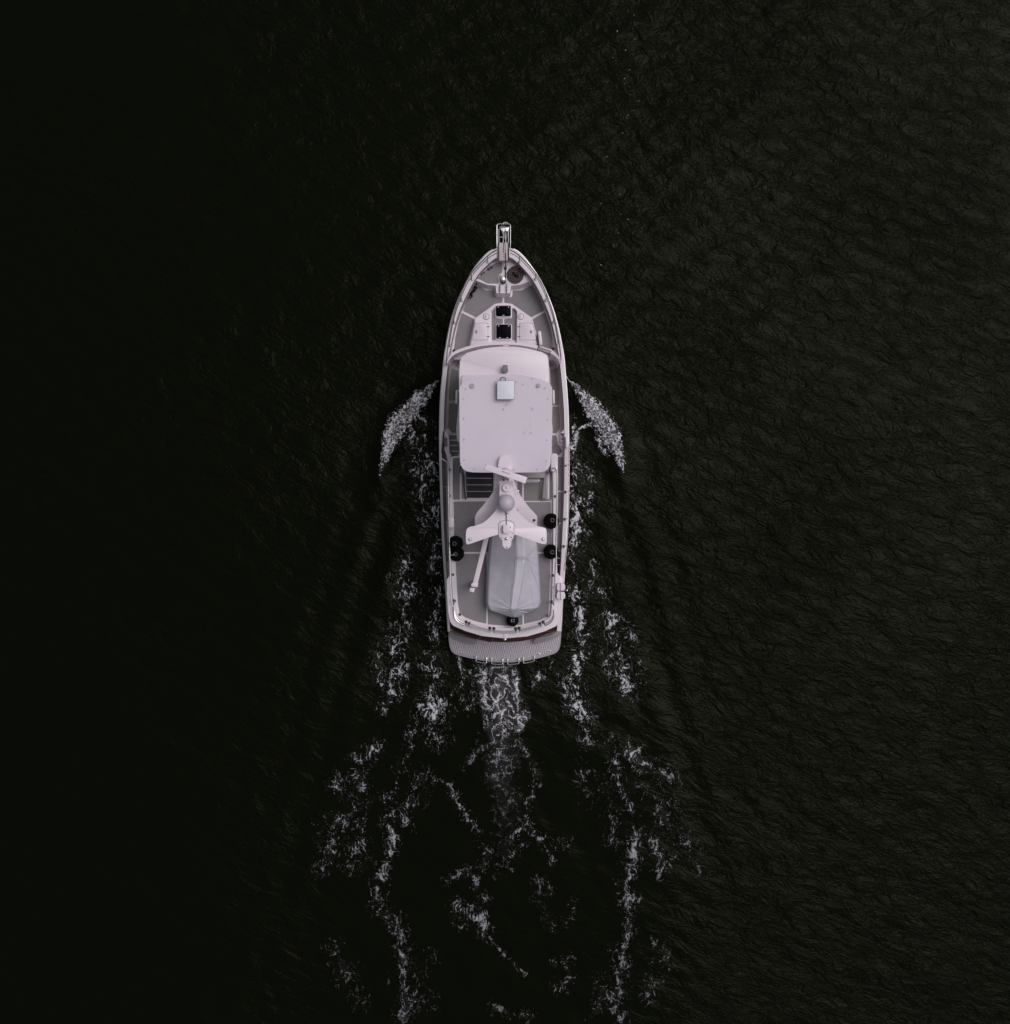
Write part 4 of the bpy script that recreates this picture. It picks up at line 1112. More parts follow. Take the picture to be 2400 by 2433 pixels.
# boat deck side rails with their stanchions
for s_, line, stan in ((-1, [zc(112, 222), zc(190, 300), zc(196, 500), zc(200, 900), zc(208, 1250)] + mp(zd, [(214, 200), (222, 500), (232, 750), (250, 960)]), [zc(214, 370), zc(214, 718)] + mp(zd, [(258, 535), (282, 885)])),
                       (1, [zc(1580, 350), zc(1645, 380), zc(1650, 700), zc(1642, 1100), zc(1636, 1400)] + mp(zd, [(1634, 350), (1622, 560), (1614, 750), (1606, 930)]), [zc(1622, 725)] + mp(zd, [(1598, 545), (1580, 895)]))):
    zr = ZD + 0.75
    rail = tube('deck_rail', smooth_line([tuple(W(p, zr)) for p in line], 5), 0.02, STEEL, Y)
    tube('mid_rail', smooth_line([tuple(W((p[0] - s_ * 2.2, p[1] - 1), zr - 0.36)) for p in line[1:]], 5), 0.014, STEEL, rail, 6)
    for p in stan:
        ft = W(p, ZD + 0.13)
        lathe('foot', ft, [(0.05, 0), (0.05, 0.02), (0.02, 0.04), (0, 0.04)], DARKST, rail, 10)
        tube('stanchion', [ft, Vector((ft.x + s_ * 0.03, ft.y, zr))], 0.016, STEEL, rail, 6)
# outboard rail along the starboard bulwark and its brackets
gr_rail = tube('bulwark_rail', smooth_line([tuple(W(zc(*p), 2.62)) for p in ((1796, 40), (1804, 100), (1805, 600), (1796, 1000), (1782, 1300), (1758, 1560), (1740, 1720))], 5), 0.02, STEEL, Y)
for p in ((1762, 312), (1762, 668), (1752, 1030), (1738, 1392)):
    b_ = slab('bracket', round_poly(mp(zc, [(p[0] - 14, p[1] - 18), (p[0] + 10, p[1] - 18), (p[0] + 10, p[1] + 18), (p[0] - 14, p[1] + 18)]), 1), 2.36, 0.05, DARKST, gr_rail, 0.01)
    tube('stem', [W(zc(p[0], p[1]), 2.34), W(zc(p[0] + 38, p[1] - 10), 2.60)], 0.014, STEEL, gr_rail, 6)
pl_rail = tube('bulwark_rail', smooth_line([tuple(W(p, 2.55)) for p in mp(zc, [(104, 240), (112, 600), (124, 1000), (138, 1300)]) + mp(zd, [(154, 500), (172, 690), (178, 900)])], 5), 0.014, STEEL, Y, 6)
# after staple rails on the boat deck coaming
ZQ = ZD + 0.72
def staple(pts, posts, wrapped):
    r_ = tube('stern_rail', smooth_line([tuple(W(zd(*p), ZQ)) for p in pts], 5), 0.024, CHROME if not wrapped else ROPEW, Y)
    lowp = [(p[0] * 1.0 + (950 - p[0]) * 0.012, p[1] - 22) for p in pts]
    tube('mid_rail', smooth_line([tuple(W(zd(*p), ZQ - 0.34)) for p in lowp], 5), 0.018, CHROME if not wrapped else ROPEW, r_)
    for (fp, tp_) in posts:
        tube('post', [W(zd(*fp), ZD + 0.12), W(zd(*tp_), ZQ)], 0.021, DARKST, r_)
        lathe('foot', W(zd(*fp), ZD + 0.13), [(0.06, 0), (0.055, 0.02), (0.025, 0.04), (0, 0.04)], DARKST, r_, 10)
    if wrapped:     # spiral lashing round both rails
        for line, zz in ((pts, ZQ), (lowp, ZQ - 0.34)):
            a_, b_ = W(zd(*line[0]), zz), W(zd(*line[-1]), zz)
            n = 150
            hel = []
            sm = smooth_line([tuple(W(zd(*p), zz)) for p in line], 40)
            for k in range(n):
                q = Vector(sm[int(k / n * (len(sm) - 1))])
                t_ = k / n * 2 * math.pi * 18
                hel.append(q + Vector((0, math.cos(t_), math.sin(t_))) * 0.03)
            tube('lashing', hel, 0.009, ROPEW, r_, 5)
    return r_
staple([(272, 1020), (285, 1105), (330, 1165), (424, 1212)], [((268, 880), (270, 930)), ((436, 1165), (424, 1212))], False)
staple([(478, 1212), (610, 1262), (748, 1298)], [((478, 1185), (478, 1212)), ((752, 1246), (748, 1300))], True)
staple([(806, 1304), (950, 1310), (1100, 1306)], [((806, 1252), (806, 1305)), ((1096, 1252), (1100, 1306))], False)
staple([(1150, 1298), (1290, 1264), (1436, 1226)], [((1142, 1246), (1150, 1298)), ((1418, 1188), (1436, 1228))], True)
staple([(1492, 1212), (1562, 1170), (1602, 1100), (1606, 1010)], [((1462, 1166), (1490, 1214)), ((1592, 900), (1604, 940))], False)

# ------------------------------------------------------------------ radar mast
def m2(u, v): return (1100 + u * 0.11018, 1160 + v * 0.11018)
def m1(u, v): return (1130 + u * 0.07345, 1080 + v * 0.07345)
def leg_z(p): return float(np.interp(p[1], (1130, 1165, 1215, 1250), (6.25, 6.2, 5.95, 5.7)))
leg = smooth_line(mp(m2, [(790, -240), (740, -120), (670, 40), (560, 210), (410, 400), (300, 520)]), 5) + mp(m2, [(256, 610), (254, 830)]) + mp(m2, [(600, 830), (760, 500), (1100, 500), (1300, 830), (1602, 830), (1602, 600)]) + smooth_line(mp(m2, [(1540, 530), (1420, 400), (1280, 210), (1190, 60), (1120, -120), (1085, -240)]), 5)
mast = slab('radar_mast', leg, leg_z, 0.16, GEL, Y, 0.025)
for x0, x1 in ((262, 420), (1450, 1596)):
    bm = bmesh.new()
    P = [W(m2(*p), leg_z(m2(*p)) - 0.05) for p in ((x0, 640), (x1, 640), (x1, 820), (x0, 820))]
    add_prism(bm, P, 1.95)
    link_bm('mast_foot', bm, GEL, mast, True)
ZM = 6.75
wing = smooth_line(mp(m2, [(780, -160), (775, 180), (745, 400), (640, 562), (460, 728), (260, 812), (150, 832), (92, 872), (68, 950), (64, 1150), (84, 1198), (130, 1206), (450, 1096), (765, 992)]), 4) + smooth_line(mp(m2, [(1106, 992), (1400, 1096), (1720, 1204), (1785, 1192), (1808, 1140), (1802, 910), (1760, 852), (1600, 812), (1400, 710), (1215, 540), (1120, 400), (1090, 180), (1085, -160)]), 4)
slab('mast_trunk', mp(m2, [(800, -80), (1065, -80), (1065, 460), (800, 460)]), ZM - 0.1, 0.75, GEL, mast)
mw = slab('mast_wing', wing, ZM, 0.2, GEL, mast, 0.05, segs=3)
# pod under the domes
slab('dome_pod', round_poly(mp(m1, [(782, 960), (870, 930), (1110, 930), (1200, 960), (1206, 1420), (776, 1420)]), 5), ZM + 0.10, 0.14, GEL, mast, 0.03)
gps = lathe('satnav_antenna', W(m1(995, 1072), ZM + 0.10), [(0.13, 0), (0.145, 0.02), (0.145, 0.07), (0.12, 0.095), (0, 0.105)], GEL, Y, 28)
for k, (u_, v_, w_, h_, a_) in enumerate(((980, 1040, 16, 34, 0), (992, 1072, 14, 30, 0), (995, 1096, 18, 30, 0))):
    slab('mark', mp(m1, [(u_ - w_ / 2, v_ - h_ / 2), (u_ + w_ / 2, v_ - h_ / 2), (u_ + w_ / 2 + 6, v_ + h_ / 2), (u_ - w_ / 2 + 6, v_ + h_ / 2)]), ZM + 0.213, 0.006, INK, gps)
c = W(m2(932, 318), ZM + 0.30)
dome = lathe('satellite_dome', Vector((c.x, c.y, ZM - 0.02)), [(0.16, 0), (0.19, 0.06), (0.24, 0.10)] + [(0.285 * math.cos(R(a_)), 0.31 + 0.285 * math.sin(R(a_))) for a_ in range(-40, 90, 8)] + [(0, 0.595)], DOME, Y, 40)
for u_, v_ in ((152, 1106), (1730, 1100)):
    kb = lathe('wing_cap', W(m2(u_, v_), ZM), [(0.045, 0), (0.045, 0.03), (0.035, 0.045), (0, 0.05)], CHROME, mast, 16)
    lathe('cap_ring', W(m2(u_, v_), ZM), [(0.055, 0), (0.055, 0.008), (0.045, 0.01)], DARKST, mast, 16)
# recessed after bracket with the camera box and the light tongue
rec = slab('light_bracket', round_poly(mp(m2, [(770, 760), (840, 708), (935, 690), (1030, 708), (1102, 760), (1102, 990), (1085, 1090), (1050, 1100), (1040, 1240), (990, 1296), (950, 1306), (905, 1296), (858, 1240), (850, 1100), (800, 1085), (770, 990)]), 2), ZM + 0.012, 0.12, GEL, mast, 0.012)
slab('recess_edge', [m2(*p) for p in ((766, 756), (838, 702), (935, 684), (1034, 702), (1107, 756), (1107, 985), (1098, 985), (1098, 762), (1030, 712), (935, 694), (842, 712), (774, 762), (774, 985), (766, 985))], ZM + 0.016, 0.012, GREYD, mast)
cam_box = slab('camera_box', round_poly(mp(m2, [(866, 790), (1016, 786), (1018, 968), (868, 972)]), 3), ZM + 0.20, 0.19, GEL, Y, 0.035, segs=3)
for v_ in (842, 936):
    for u_ in (856, 1026):
        lathe('bolt', W(m2(u_, v_), ZM + 0.012), [(0.016, 0), (0.016, 0.02), (0, 0.024)], INK, cam_box, 8)
lathe('bolt', W(m2(1065, 968), ZM + 0.012), [(0.016, 0), (0.016, 0.02), (0, 0.024)], INK, mast, 8)
lathe('anchor_light', W(m2(944, 1085), ZM + 0.01), [(0.05, 0), (0.05, 0.03), (0.035, 0.05), (0.035, 0.12), (0, 0.14)], CHROME, Y, 14)
for p in ((842, 1064), (1046, 1060)):
    lathe('bolt', W(m2(*p), ZM + 0.012), [(0.018, 0), (0.018, 0.02), (0, 0.024)], INK, mast, 8)
slab('horn_mark', mp(m2, [(930, 1286), (962, 1286), (946, 1250)]), ZM + 0.02, 0.01, INK, mast)
tube('mast_cable', [W(m2(916, 492), ZM + 0.05), W(m2(934, 540), ZM + 0.012), W(m2(934, 680), ZM + 0.012), W(m2(938, 790), ZM + 0.03)], 0.014, INK, Y, 6)
tube('cable_tie', [W(m2(900, 580), ZM + 0.012), W(m2(934, 540), ZM + 0.02), W(m2(980, 542), ZM + 0.012)], 0.008, INK, mast, 5)
lathe('leg_light', W(m2(1540, 686), leg_z(m2(1540, 686)) - 0.01), [(0.05, 0), (0.05, 0.03), (0.02, 0.04), (0, 0.04)], DARKST, Y, 14)
lathe('leg_bolt', W(m2(1182, 468), leg_z(m2(1182, 468))), [(0.018, 0), (0.018, 0.02), (0, 0.024)], INK, mast, 8)
# fairing on the hardtop and the scanner pedestal
slab('scanner_fairing', smooth_line(mp(m1, [(756, 560), (752, 200), (780, 105), (850, 45), (960, 22), (1070, 45), (1140, 105), (1168, 200), (1178, 560)]), 4, True), ZH + 0.20, 0.18, GEL, mast, 0.07, segs=4)
slab('fairing_lip', smooth_line(mp(m1, [(742, 565), (740, 200), (768, 92), (842, 30), (960, 6), (1078, 30), (1152, 92), (1182, 200), (1192, 565)]), 4, True), ZH + 0.06, 0.05, TOP, mast, 0.01)
ped = lathe('radar_scanner', W(m1(975, 630), ZH + 0.1), [(0.20, 0), (0.20, 0.4), (0.14, 0.55), (0.10, 1.14)], GEL, Y, 20)
ZA = ZM + 0.62
slab('scanner_bar', round_poly(mp(m1, [(352, 305), (1672, 735), (1606, 935), (284, 480)]), 0.8), ZA, 0.14, GEL, ped, 0.02, segs=3)
for q in ([(352, 300), (338, 296), (272, 486), (288, 484)], [(1676, 735), (1690, 742), (1618, 946), (1604, 938)]):
    slab('end_cap', mp(m1, q), ZA - 0.01, 0.12, GREYP, ped)
for p in ((905, 825), (1050, 820)):
    lathe('scanner_bolt', W(m1(*p), ZM - 0.1), [(0.03, 0), (0.03, 0.12), (0, 0.14)], DARKST, mast, 8)
def lettering(text, p0, p1, z, size, mat, parent, shear=0.25):
    cu = bpy.data.curves.new('text', 'FONT')
    cu.body = text
    cu.align_x, cu.align_y = 'CENTER', 'CENTER'
    cu.size = size
    cu.shear = shear
    cu.extrude = 0.001
    ob = bpy.data.objects.new('tmp', cu)
    COL.objects.link(ob)
    bpy.context.view_layer.update()
    dg = bpy.context.evaluated_depsgraph_get()
    me = bpy.data.meshes.new_from_object(ob.evaluated_get(dg))
    a_, b_ = W(p0, z), W(p1, z)
    M_ = Matrix.Translation((a_ + b_) / 2) @ Matrix.Rotation(math.atan2(b_.y - a_.y, b_.x - a_.x), 4, 'Z')
    vs_ = [M_ @ v.co for v in me.vertices]
    fs_ = [tuple(p.vertices) for p in me.polygons]
    bpy.data.objects.remove(ob)
    return link_mesh('lettering', vs_, fs_, mat, parent)
lettering('FURUNO', m1(888, 560), m1(1090, 626), ZA + 0.002, 0.062, INK, ped)
slab('logo', mp(m1, [(848, 528), (900, 545), (895, 562), (846, 545)]), ZA + 0.002, 0.003, INK, ped)

# ------------------------------------------------------------------ crane for the dinghy
cb = lathe('deck_crane', W(zd(545, 660), ZD), [(0.17, 0), (0.17, 0.03), (0.11, 0.05), (0.11, 0.95), (0.125, 1.0), (0.125, 1.06), (0, 1.08)], GREYP, Y, 24)
slab('boom', mp(zd, [(672, 40), (738, 40), (588, 660), (520, 660)]), lambda p: 4.90 if p[1] > 1350 else 4.95, 0.18, GEL, cb, 0.02)
slab('boom_joint', round_poly(mp(zd, [(508, 646), (596, 650), (588, 700), (500, 700)]), 1.5), 4.93, 0.2, GEL, cb, 0.02)
slab('boom_pin', mp(zd, [(500, 690), (556, 704), (556, 710), (500, 696)]), 4.936, 0.02, DARKST, cb)
slab('winch', round_poly(mp(zd, [(486, 708), (552, 712), (540, 772), (484, 766)]), 1.5), 4.86, 0.2, GEL, cb, 0.03)
slab('winch_mark', mp(zd, [(500, 762), (520, 764), (518, 774), (500, 772)]), 4.865, 0.02, INK, cb)

# ------------------------------------------------------------------ ground tackle and fittings on the bow
wd = lathe('windlass', W(za(925, 870), ZB + 0.03), [(0.115, 0), (0.115, 0.03), (0.08, 0.05), (0.09, 0.09), (0.09, 0.11), (0.055, 0.13), (0.05, 0.19), (0.062, 0.22), (0.062, 0.24), (0.0, 0.25)], CHROME, Y, 24)
slab('motor_base', smooth_line(mp(za, [(890, 860), (920, 842), (960, 860), (966, 900), (930, 922), (898, 905)]), 4, True), ZB + 0.10, 0.08, INK, wd, 0.02)
tube('lever', smooth_line([tuple(W(za(*p), ZB + 0.1)) for p in ((905, 870), (885, 840), (884, 815), (898, 812), (906, 830))], 4), 0.012, INK, wd, 6)
lathe('chain_pipe', W(za(960, 715), ZB + 0.02), [(0.06, 0), (0.06, 0.03), (0.03, 0.05), (0, 0.05)], DARKST, wd, 12)
for p, r_ in (((735, 728), 0.055), ((772, 705), 0.055)):
    lathe('deck_filler_cap', W(za(*p), ZB), [(r_, 0), (r_, 0.02), (r_ * 0.8, 0.03), (0, 0.03)], INK, bow_deck, 16)
for p, r_ in (((645, 795), 0.03), ((672, 770), 0.03), ((582, 846), 0.035), ((800, 628), 0.028), ((1066, 630), 0.028), ((1262, 775), 0.022), ((612, 770), 0.018)):
    lathe('deck_fitting', W(za(*p), ZB + 0.01), [(r_, 0), (r_, 0.03), (r_ * .6, 0.05), (0, 0.05)], DARKST, bow_deck, 10)
lathe('deck_fitting', W(za(1288, 842), ZB + 0.02), [(0.065, 0), (0.065, 0.012), (0.05, 0.016), (0.045, 0.006), (0, 0.01)], STEEL, bow_deck, 16)
for u in (886, 975):
    c = W(za(u, 988), ZB)
    cl = tube('cleat', [c + Vector((0, 0.17, 0.055)), c + Vector((0, 0.08, 0.065)), c + Vector((0, -0.08, 0.065)), c + Vector((0, -0.17, 0.055))], [0.012, 0.02, 0.02, 0.012], RAILD, Y, 8)
    for dy in (-0.05, 0.05):
        lathe('cleat_post', c + Vector((0, dy, 0)), [(0.03, 0), (0.02, 0.02), (0.02, 0.06), (0, 0.06)], DARKST, cl, 8)
for p in ((1388, 990), (275, 1812), (1594, 1788)):
    zz = ZF
    c = W(za(*p), zz + (0.35 if p[0] == 1388 else 0))
    lathe('hawse_fitting', c, [(0.055, 0), (0.055, 0.03), (0.03, 0.05), (0, 0.05)], DARKST, Y, 12)
slab('hawse_plate', round_poly(mp(za, [(1366, 955), (1392, 950), (1412, 1030), (1390, 1040)]), 1), 2.75, 0.02, DARKST, Y, 0.005)

# ================================================================== loose things on board
# --- anchor stowed in the pulpit
an = root('claw_anchor', W(za(955, 230), 3.05), 'galvanised plough anchor stowed under the bow pulpit rail', 'anchor')
tube('shank', [W(za(963, 505), ZU + 0.05), W(za(963, 300), ZU + 0.06), W(za(958, 200), ZU + 0.02), W(za(950, 160), ZU - 0.15)], [0.010, 0.012, 0.015, 0.02], STEEL, an, 8)
bm = bmesh.new()
# plough blade: folded plate with a keel line, wider at the rear corners
L_, R_, T_, C_ = W(za(876, 150), 3.12), W(za(1050, 160), 3.12), W(za(958, 345), 2.75), W(za(955, 150), 3.02)
vs_ = [bm.verts.new(p) for p in (L_, C_, R_, T_)]
lo2 = [bm.verts.new(p - Vector((0, 0, 0.03))) for p in (L_, C_, R_, T_)]
for tri in ((0, 1, 3), (1, 2, 3)):
    bm.faces.new([vs_[i] for i in tri]); bm.faces.new([lo2[i] for i in tri][::-1])
for i, j in ((0, 1), (1, 2), (2, 3), (3, 0)):
    bm.faces.new((vs_[i], lo2[i], lo2[j], vs_[j]))
link_bm('blade', bm, STEEL, an)
tube('roll_bar', smooth_line([tuple(p) for p in (W(za(880, 150), 3.12), W(za(915, 132), 3.34), W(za(960, 118), 3.42), W(za(1010, 132), 3.34), W(za(1048, 160), 3.12))], 5), 0.02, STEEL, an)
tube('retaining_hook', smooth_line([tuple(W(za(*p), ZR + 0.01)) for p in ((985, 120), (980, 105), (940, 105), (930, 118), (934, 130))], 4), 0.014, STEEL, an, 6)
# --- chain from the windlass forward
bm = bmesh.new()
cpts = smooth_line([tuple(W(za(*p), z_)) for p, z_ in (((962, 508), ZU + 0.03), ((962, 610), ZU + 0.02), ((962, 680), ZB + 0.12), ((960, 720), ZB + 0.06), ((960, 800), ZB + 0.06), ((956, 850), ZB + 0.12))], 12)
for k in range(len(cpts) - 1):
    a_, b_ = Vector(cpts[k]), Vector(cpts[k + 1])
    d = (b_ - a_).normalized()
    s_ = d.cross(Vector((0, 0, 1))).normalized() if k % 2 else Vector((0, 0, 1))
    mid_ = (a_ + b_) / 2
    ln = (b_ - a_).length * 0.72
    ring = [mid_ + d * (ln * math.cos(t_)) + s_ * (0.018 * math.sin(t_)) for t_ in [2 * math.pi * j / 10 for j in range(10)]]
    add_tube(bm, ring, 0.006, 5, True)
o = link_bm('anchor_chain', bm, INK, None, True)
tag(o, 'dark anchor chain running from the windlass to the bow pulpit', 'chain')
# --- flat coil of brown rope
co_ = root('rope_coil', W(za(1095, 805), ZB + 0.02), 'thick brown rope coiled flat in a disc beside the windlass', 'rope')
c = W(za(1092, 808), ZB + 0.04)
pts = []
for k in range(420):
    t_ = k / 420.0
    a_ = t_ * 2 * math.pi * 4.6
    r_ = 0.33 - 0.29 * t_
    bl_ = max(0.0, math.cos(a_ - R(42))) ** 6 * 0.12 * (1 - t_) ** 1.5
    pts.append(c + Vector(((r_ + bl_) * math.cos(a_), (r_ + bl_) * math.sin(a_), 0.012 * math.sin(a_ * 3 + k * 0.3) * 0.3)))
tube('coil', pts, 0.027, ROPEBR, co_, 7)
lathe('core', c - Vector((0, 0, 0.015)), [(0.30, 0), (0.30, 0.012), (0, 0.012)], ROPEB, co_, 24)  # black disc added below: shade between the rope turns put in as colour
pts = [c + Vector((0.10 * math.sin(a_) + 0.0, -0.045 * math.sin(2 * a_) - 0.07 * math.sin(a_), 0.035)) for a_ in [2 * math.pi * k / 40 for k in range(40)]]
tube('tie', pts, 0.016, ROPEB, co_, 6, True)
# --- heap of black mooring line at the port bow
ml_ = root('mooring_line', W(za(495, 1020), ZF), 'tangled black mooring line heaped against the port bow bulwark', 'rope')
rr_ = random.Random(4)
pts = []
for k in range(26):
    t_ = k / 25
    cu_, cv_ = 556 - 50 * t_, 945 + 125 * t_
    pts.append(tuple(W(za(cu_ + rr_.uniform(-34, 34), cv_ + rr_.uniform(-30, 30)), ZF + 0.06 + rr_.uniform(0, 0.2))))
tube('heap', smooth_line(pts, 6), 0.021, ROPEB, ml_, 6)
pts = [tuple(W(za(*p), z_)) for p, z_ in (((535, 940), ZF + .15), ((556, 916), ZF + .2), ((578, 928), ZF + .18), ((566, 960), ZF + .12), ((535, 985), ZF + .12))]
tube('eye_splice', smooth_line(pts, 6), 0.019, ROPEB, ml_, 6)
pts = [tuple(W(za(*p), z_)) for p, z_ in (((412, 1000), 2.99), ((392, 1020), 3.0), ((388, 1045), 2.99), ((410, 1078), 2.96), ((445, 1102), 2.75), ((480, 1112), 2.66), ((508, 1098), 2.62), ((516, 1070), 2.6), ((500, 1050), 2.6))]
tube('trailing_end', smooth_line(pts, 6), 0.017, ROPEB, ml_, 6)
# --- black covered fenders along the boat deck rail
fend = [((300, 1352), zc, 'black round fender at the port rail, forward one of the touching pair', 0.245, (-.02, 0)),
        ((312, 1490), zc, 'black round fender at the port rail, after one of the touching pair', 0.245, (-.02, 0)),
        ((1560, 1064), zc, 'black round fender at the starboard rail beside the tip of the radar mast wing', 0.25, (.03, .03)),
        ((1556, 1464), zc, 'black round fender at the starboard rail alongside the covered dinghy', 0.24, (.03, 0)),
        ((1052, 1150), zd, 'black fender with a white label under the pointed end of the covered dinghy', 0.20, (0, 0))]
for k, (p, f_, lab, r_, lean) in enumerate(fend):
    zz0 = ZD + (0.02 if k < 4 else 0.01)
    c = W(f_(*p), zz0 + 0.35)
    c = Vector((c.x, c.y, zz0))
    r_ *= 1.12
    fr = root('fender', c, lab, 'fender', 'black fenders on the boat deck')
    prof = [(0.05, 0), (r_ * .62, 0.03), (r_ * .9, 0.13), (r_, 0.27), (r_ * .93, 0.40), (r_ * .70, 0.52), (r_ * .42, 0.60), (r_ * .30, 0.64), (0, 0.65)]
    if k == 4: prof = [(a_, h_ * 0.75) for a_, h_ in prof]
    bm = bmesh.new()
    add_lathe(bm, c, prof, 28)
    for vtx in bm.verts:
        t_ = (vtx.co.z - c.z) / 0.65
        vtx.co.x += lean[0] * t_ * 2
        vtx.co.y += lean[1] * t_ * 2
        q = vtx.co
        vtx.co += Vector((math.sin(q.y * 31 + k), math.cos(q.x * 29), 0)) * 0.006
    link_bm('body', bm, RUBBER, fr, True)
    hz = prof[-1][1]
    cc = c + Vector((lean[0] * 2, lean[1] * 2, hz - 0.015))
    ring = [cc + Vector((0.062 * math.cos(a_), 0.062 * math.sin(a_), 0.0)) for a_ in [2 * math.pi * j / 18 for j in range(18)]]
    if k < 4:
        tube('eye_ring', ring, 0.011, GREYP, fr, 6, True)
        if k < 2:
            tube('lanyard', [cc, cc + Vector((-0.16, -0.05 + 0.1 * (k == 0) - 0.0, 0.12)), Vector((W(zc(222, 1452), ZD + .75).x, W(zc(222, 1452), ZD + .75).y, ZD + 0.75))], 0.010, ROPEW if k else ROPEB, fr, 5)
        else:
            e_ = W(zc(1640, p[1] + 6), ZD + .75)
            tube('lanyard', [cc, (cc + e_) / 2 + Vector((0, 0, -0.03)), e_], 0.010, ROPEB, fr, 5)
    else:
        slab('label_plate', mp(zd, [(1032, 1120), (1076, 1120), (1076, 1172), (1032, 1172)]), zz0 + hz + 0.012, 0.012, RUBBER, fr)
        for (u0, v0, w_, h_) in ((1036, 1128, 6, 8), (1036, 1142, 6, 8), (1036, 1158, 6, 10), (1052, 1134, 10, 4), (1054, 1160, 10, 4), (1074, 1118, 3, 54)):
            slab('print', mp(zd, [(u0, v0), (u0 + w_, v0), (u0 + w_, v0 + h_), (u0, v0 + h_)]), zz0 + hz + 0.0135, 0.003, FABRIC2, fr)
# --- life raft canister on the starboard quarter
lr = root('life_raft_canister', W(zd(1700, 755), 3.2), 'white strapped life raft canister hung outside the starboard quarter rail', 'life raft')
for a_, b_ in ((650, 748), (764, 860)):
    slab('shell', round_poly(mp(zd, [(1648, a_), (1745, a_), (1758, (a_ + b_) / 2), (1748, b_), (1644, b_)]), 3), 3.95, 0.5, GEL, lr, 0.06, segs=4)
slab('seam', mp(zd, [(1650, 748), (1752, 748), (1752, 764), (1650, 764)]), 3.90, 0.4, GREYP, lr)
for u in (1690,):
    slab('strap', mp(zd, [(u - 5, 648), (u + 5, 648), (u + 5, 862), (u - 5, 862)]), 3.958, 0.02, GREYD, lr)
slab('strap', mp(zd, [(1646, 750), (1690, 750), (1690, 762), (1646, 762)]), 3.955, 0.05, PLATF, lr)
slab('strap_buckle', mp(zd, [(1694, 752), (1752, 752), (1752, 760), (1694, 760)]), 3.957, 0.05, INK, lr)
for v_ in (690, 820):
    tube('cradle', [W(zd(1612, v_), ZD + 0.12), W(zd(1628, v_), 3.5), W(zd(1740, v_), 3.42)], 0.02, STEEL, lr, 6)
for k in range(5):
    tube('hose_clip', [W(zd(1590 + 4 * (k % 2), 700 + k * 34), 4.05), W(zd(1618, 704 + k * 34), 4.1)], 0.016, DARKST, lr, 6)
lathe('beacon', W(zd(1776, 742), 3.5), [(0.02, 0), (0.035, 0.05), (0.03, 0.12), (0, 0.14)], CHROME, lr, 10)

# --- dinghy under its grey cover
def m5(u, v): return (1140 + u * 0.1087, 1280 + v * 0.1087)
dg_ = root('covered_dinghy', W(m5(740, 700), ZD), 'dinghy under a wrinkled grey fabric cover on the boat deck', 'dinghy')
left = smooth_line(mp(m5, [(330, -560), (250, -300), (215, 0), (165, 500), (145, 900), (132, 1280), (136, 1400), (165, 1500), (235, 1575), (480, 1650), (690, 1722)]), 8)
right = smooth_line(mp(m5, [(1090, -560), (1200, -300), (1250, 40), (1290, 500), (1310, 850), (1332, 1280), (1332, 1390), (1300, 1480), (1240, 1535), (1060, 1615), (830, 1715)]), 8)
NS, NT = 150, 90
def resample(line, n):
    L_ = np.array(line); d_ = np.r_[0, np.cumsum(np.hypot(*np.diff(L_, axis=0).T))]
    t_ = np.linspace(0, d_[-1], n)
    return np.stack((np.interp(t_, d_, L_[:, 0]), np.interp(t_, d_, L_[:, 1])), 1)
l_, r_ = resample(left, NS), resample(right, NS)
ridge_px = np.array(mp(m5, [(700, -560), (860, -200), (880, 0), (900, 380), (895, 430), (890, 480), (860, 800), (800, 1150), (745, 1540), (755, 1722)]))
ridge_z = np.array([4.35, 4.62, 4.75, 4.98, 5.02, 4.98, 4.86, 4.76, 4.62, 4.22])
apex = W(m5(1020, 425), 4.9)
tip = W(m5(750, 1560), 4.6)
vs_, fs_ = [], []
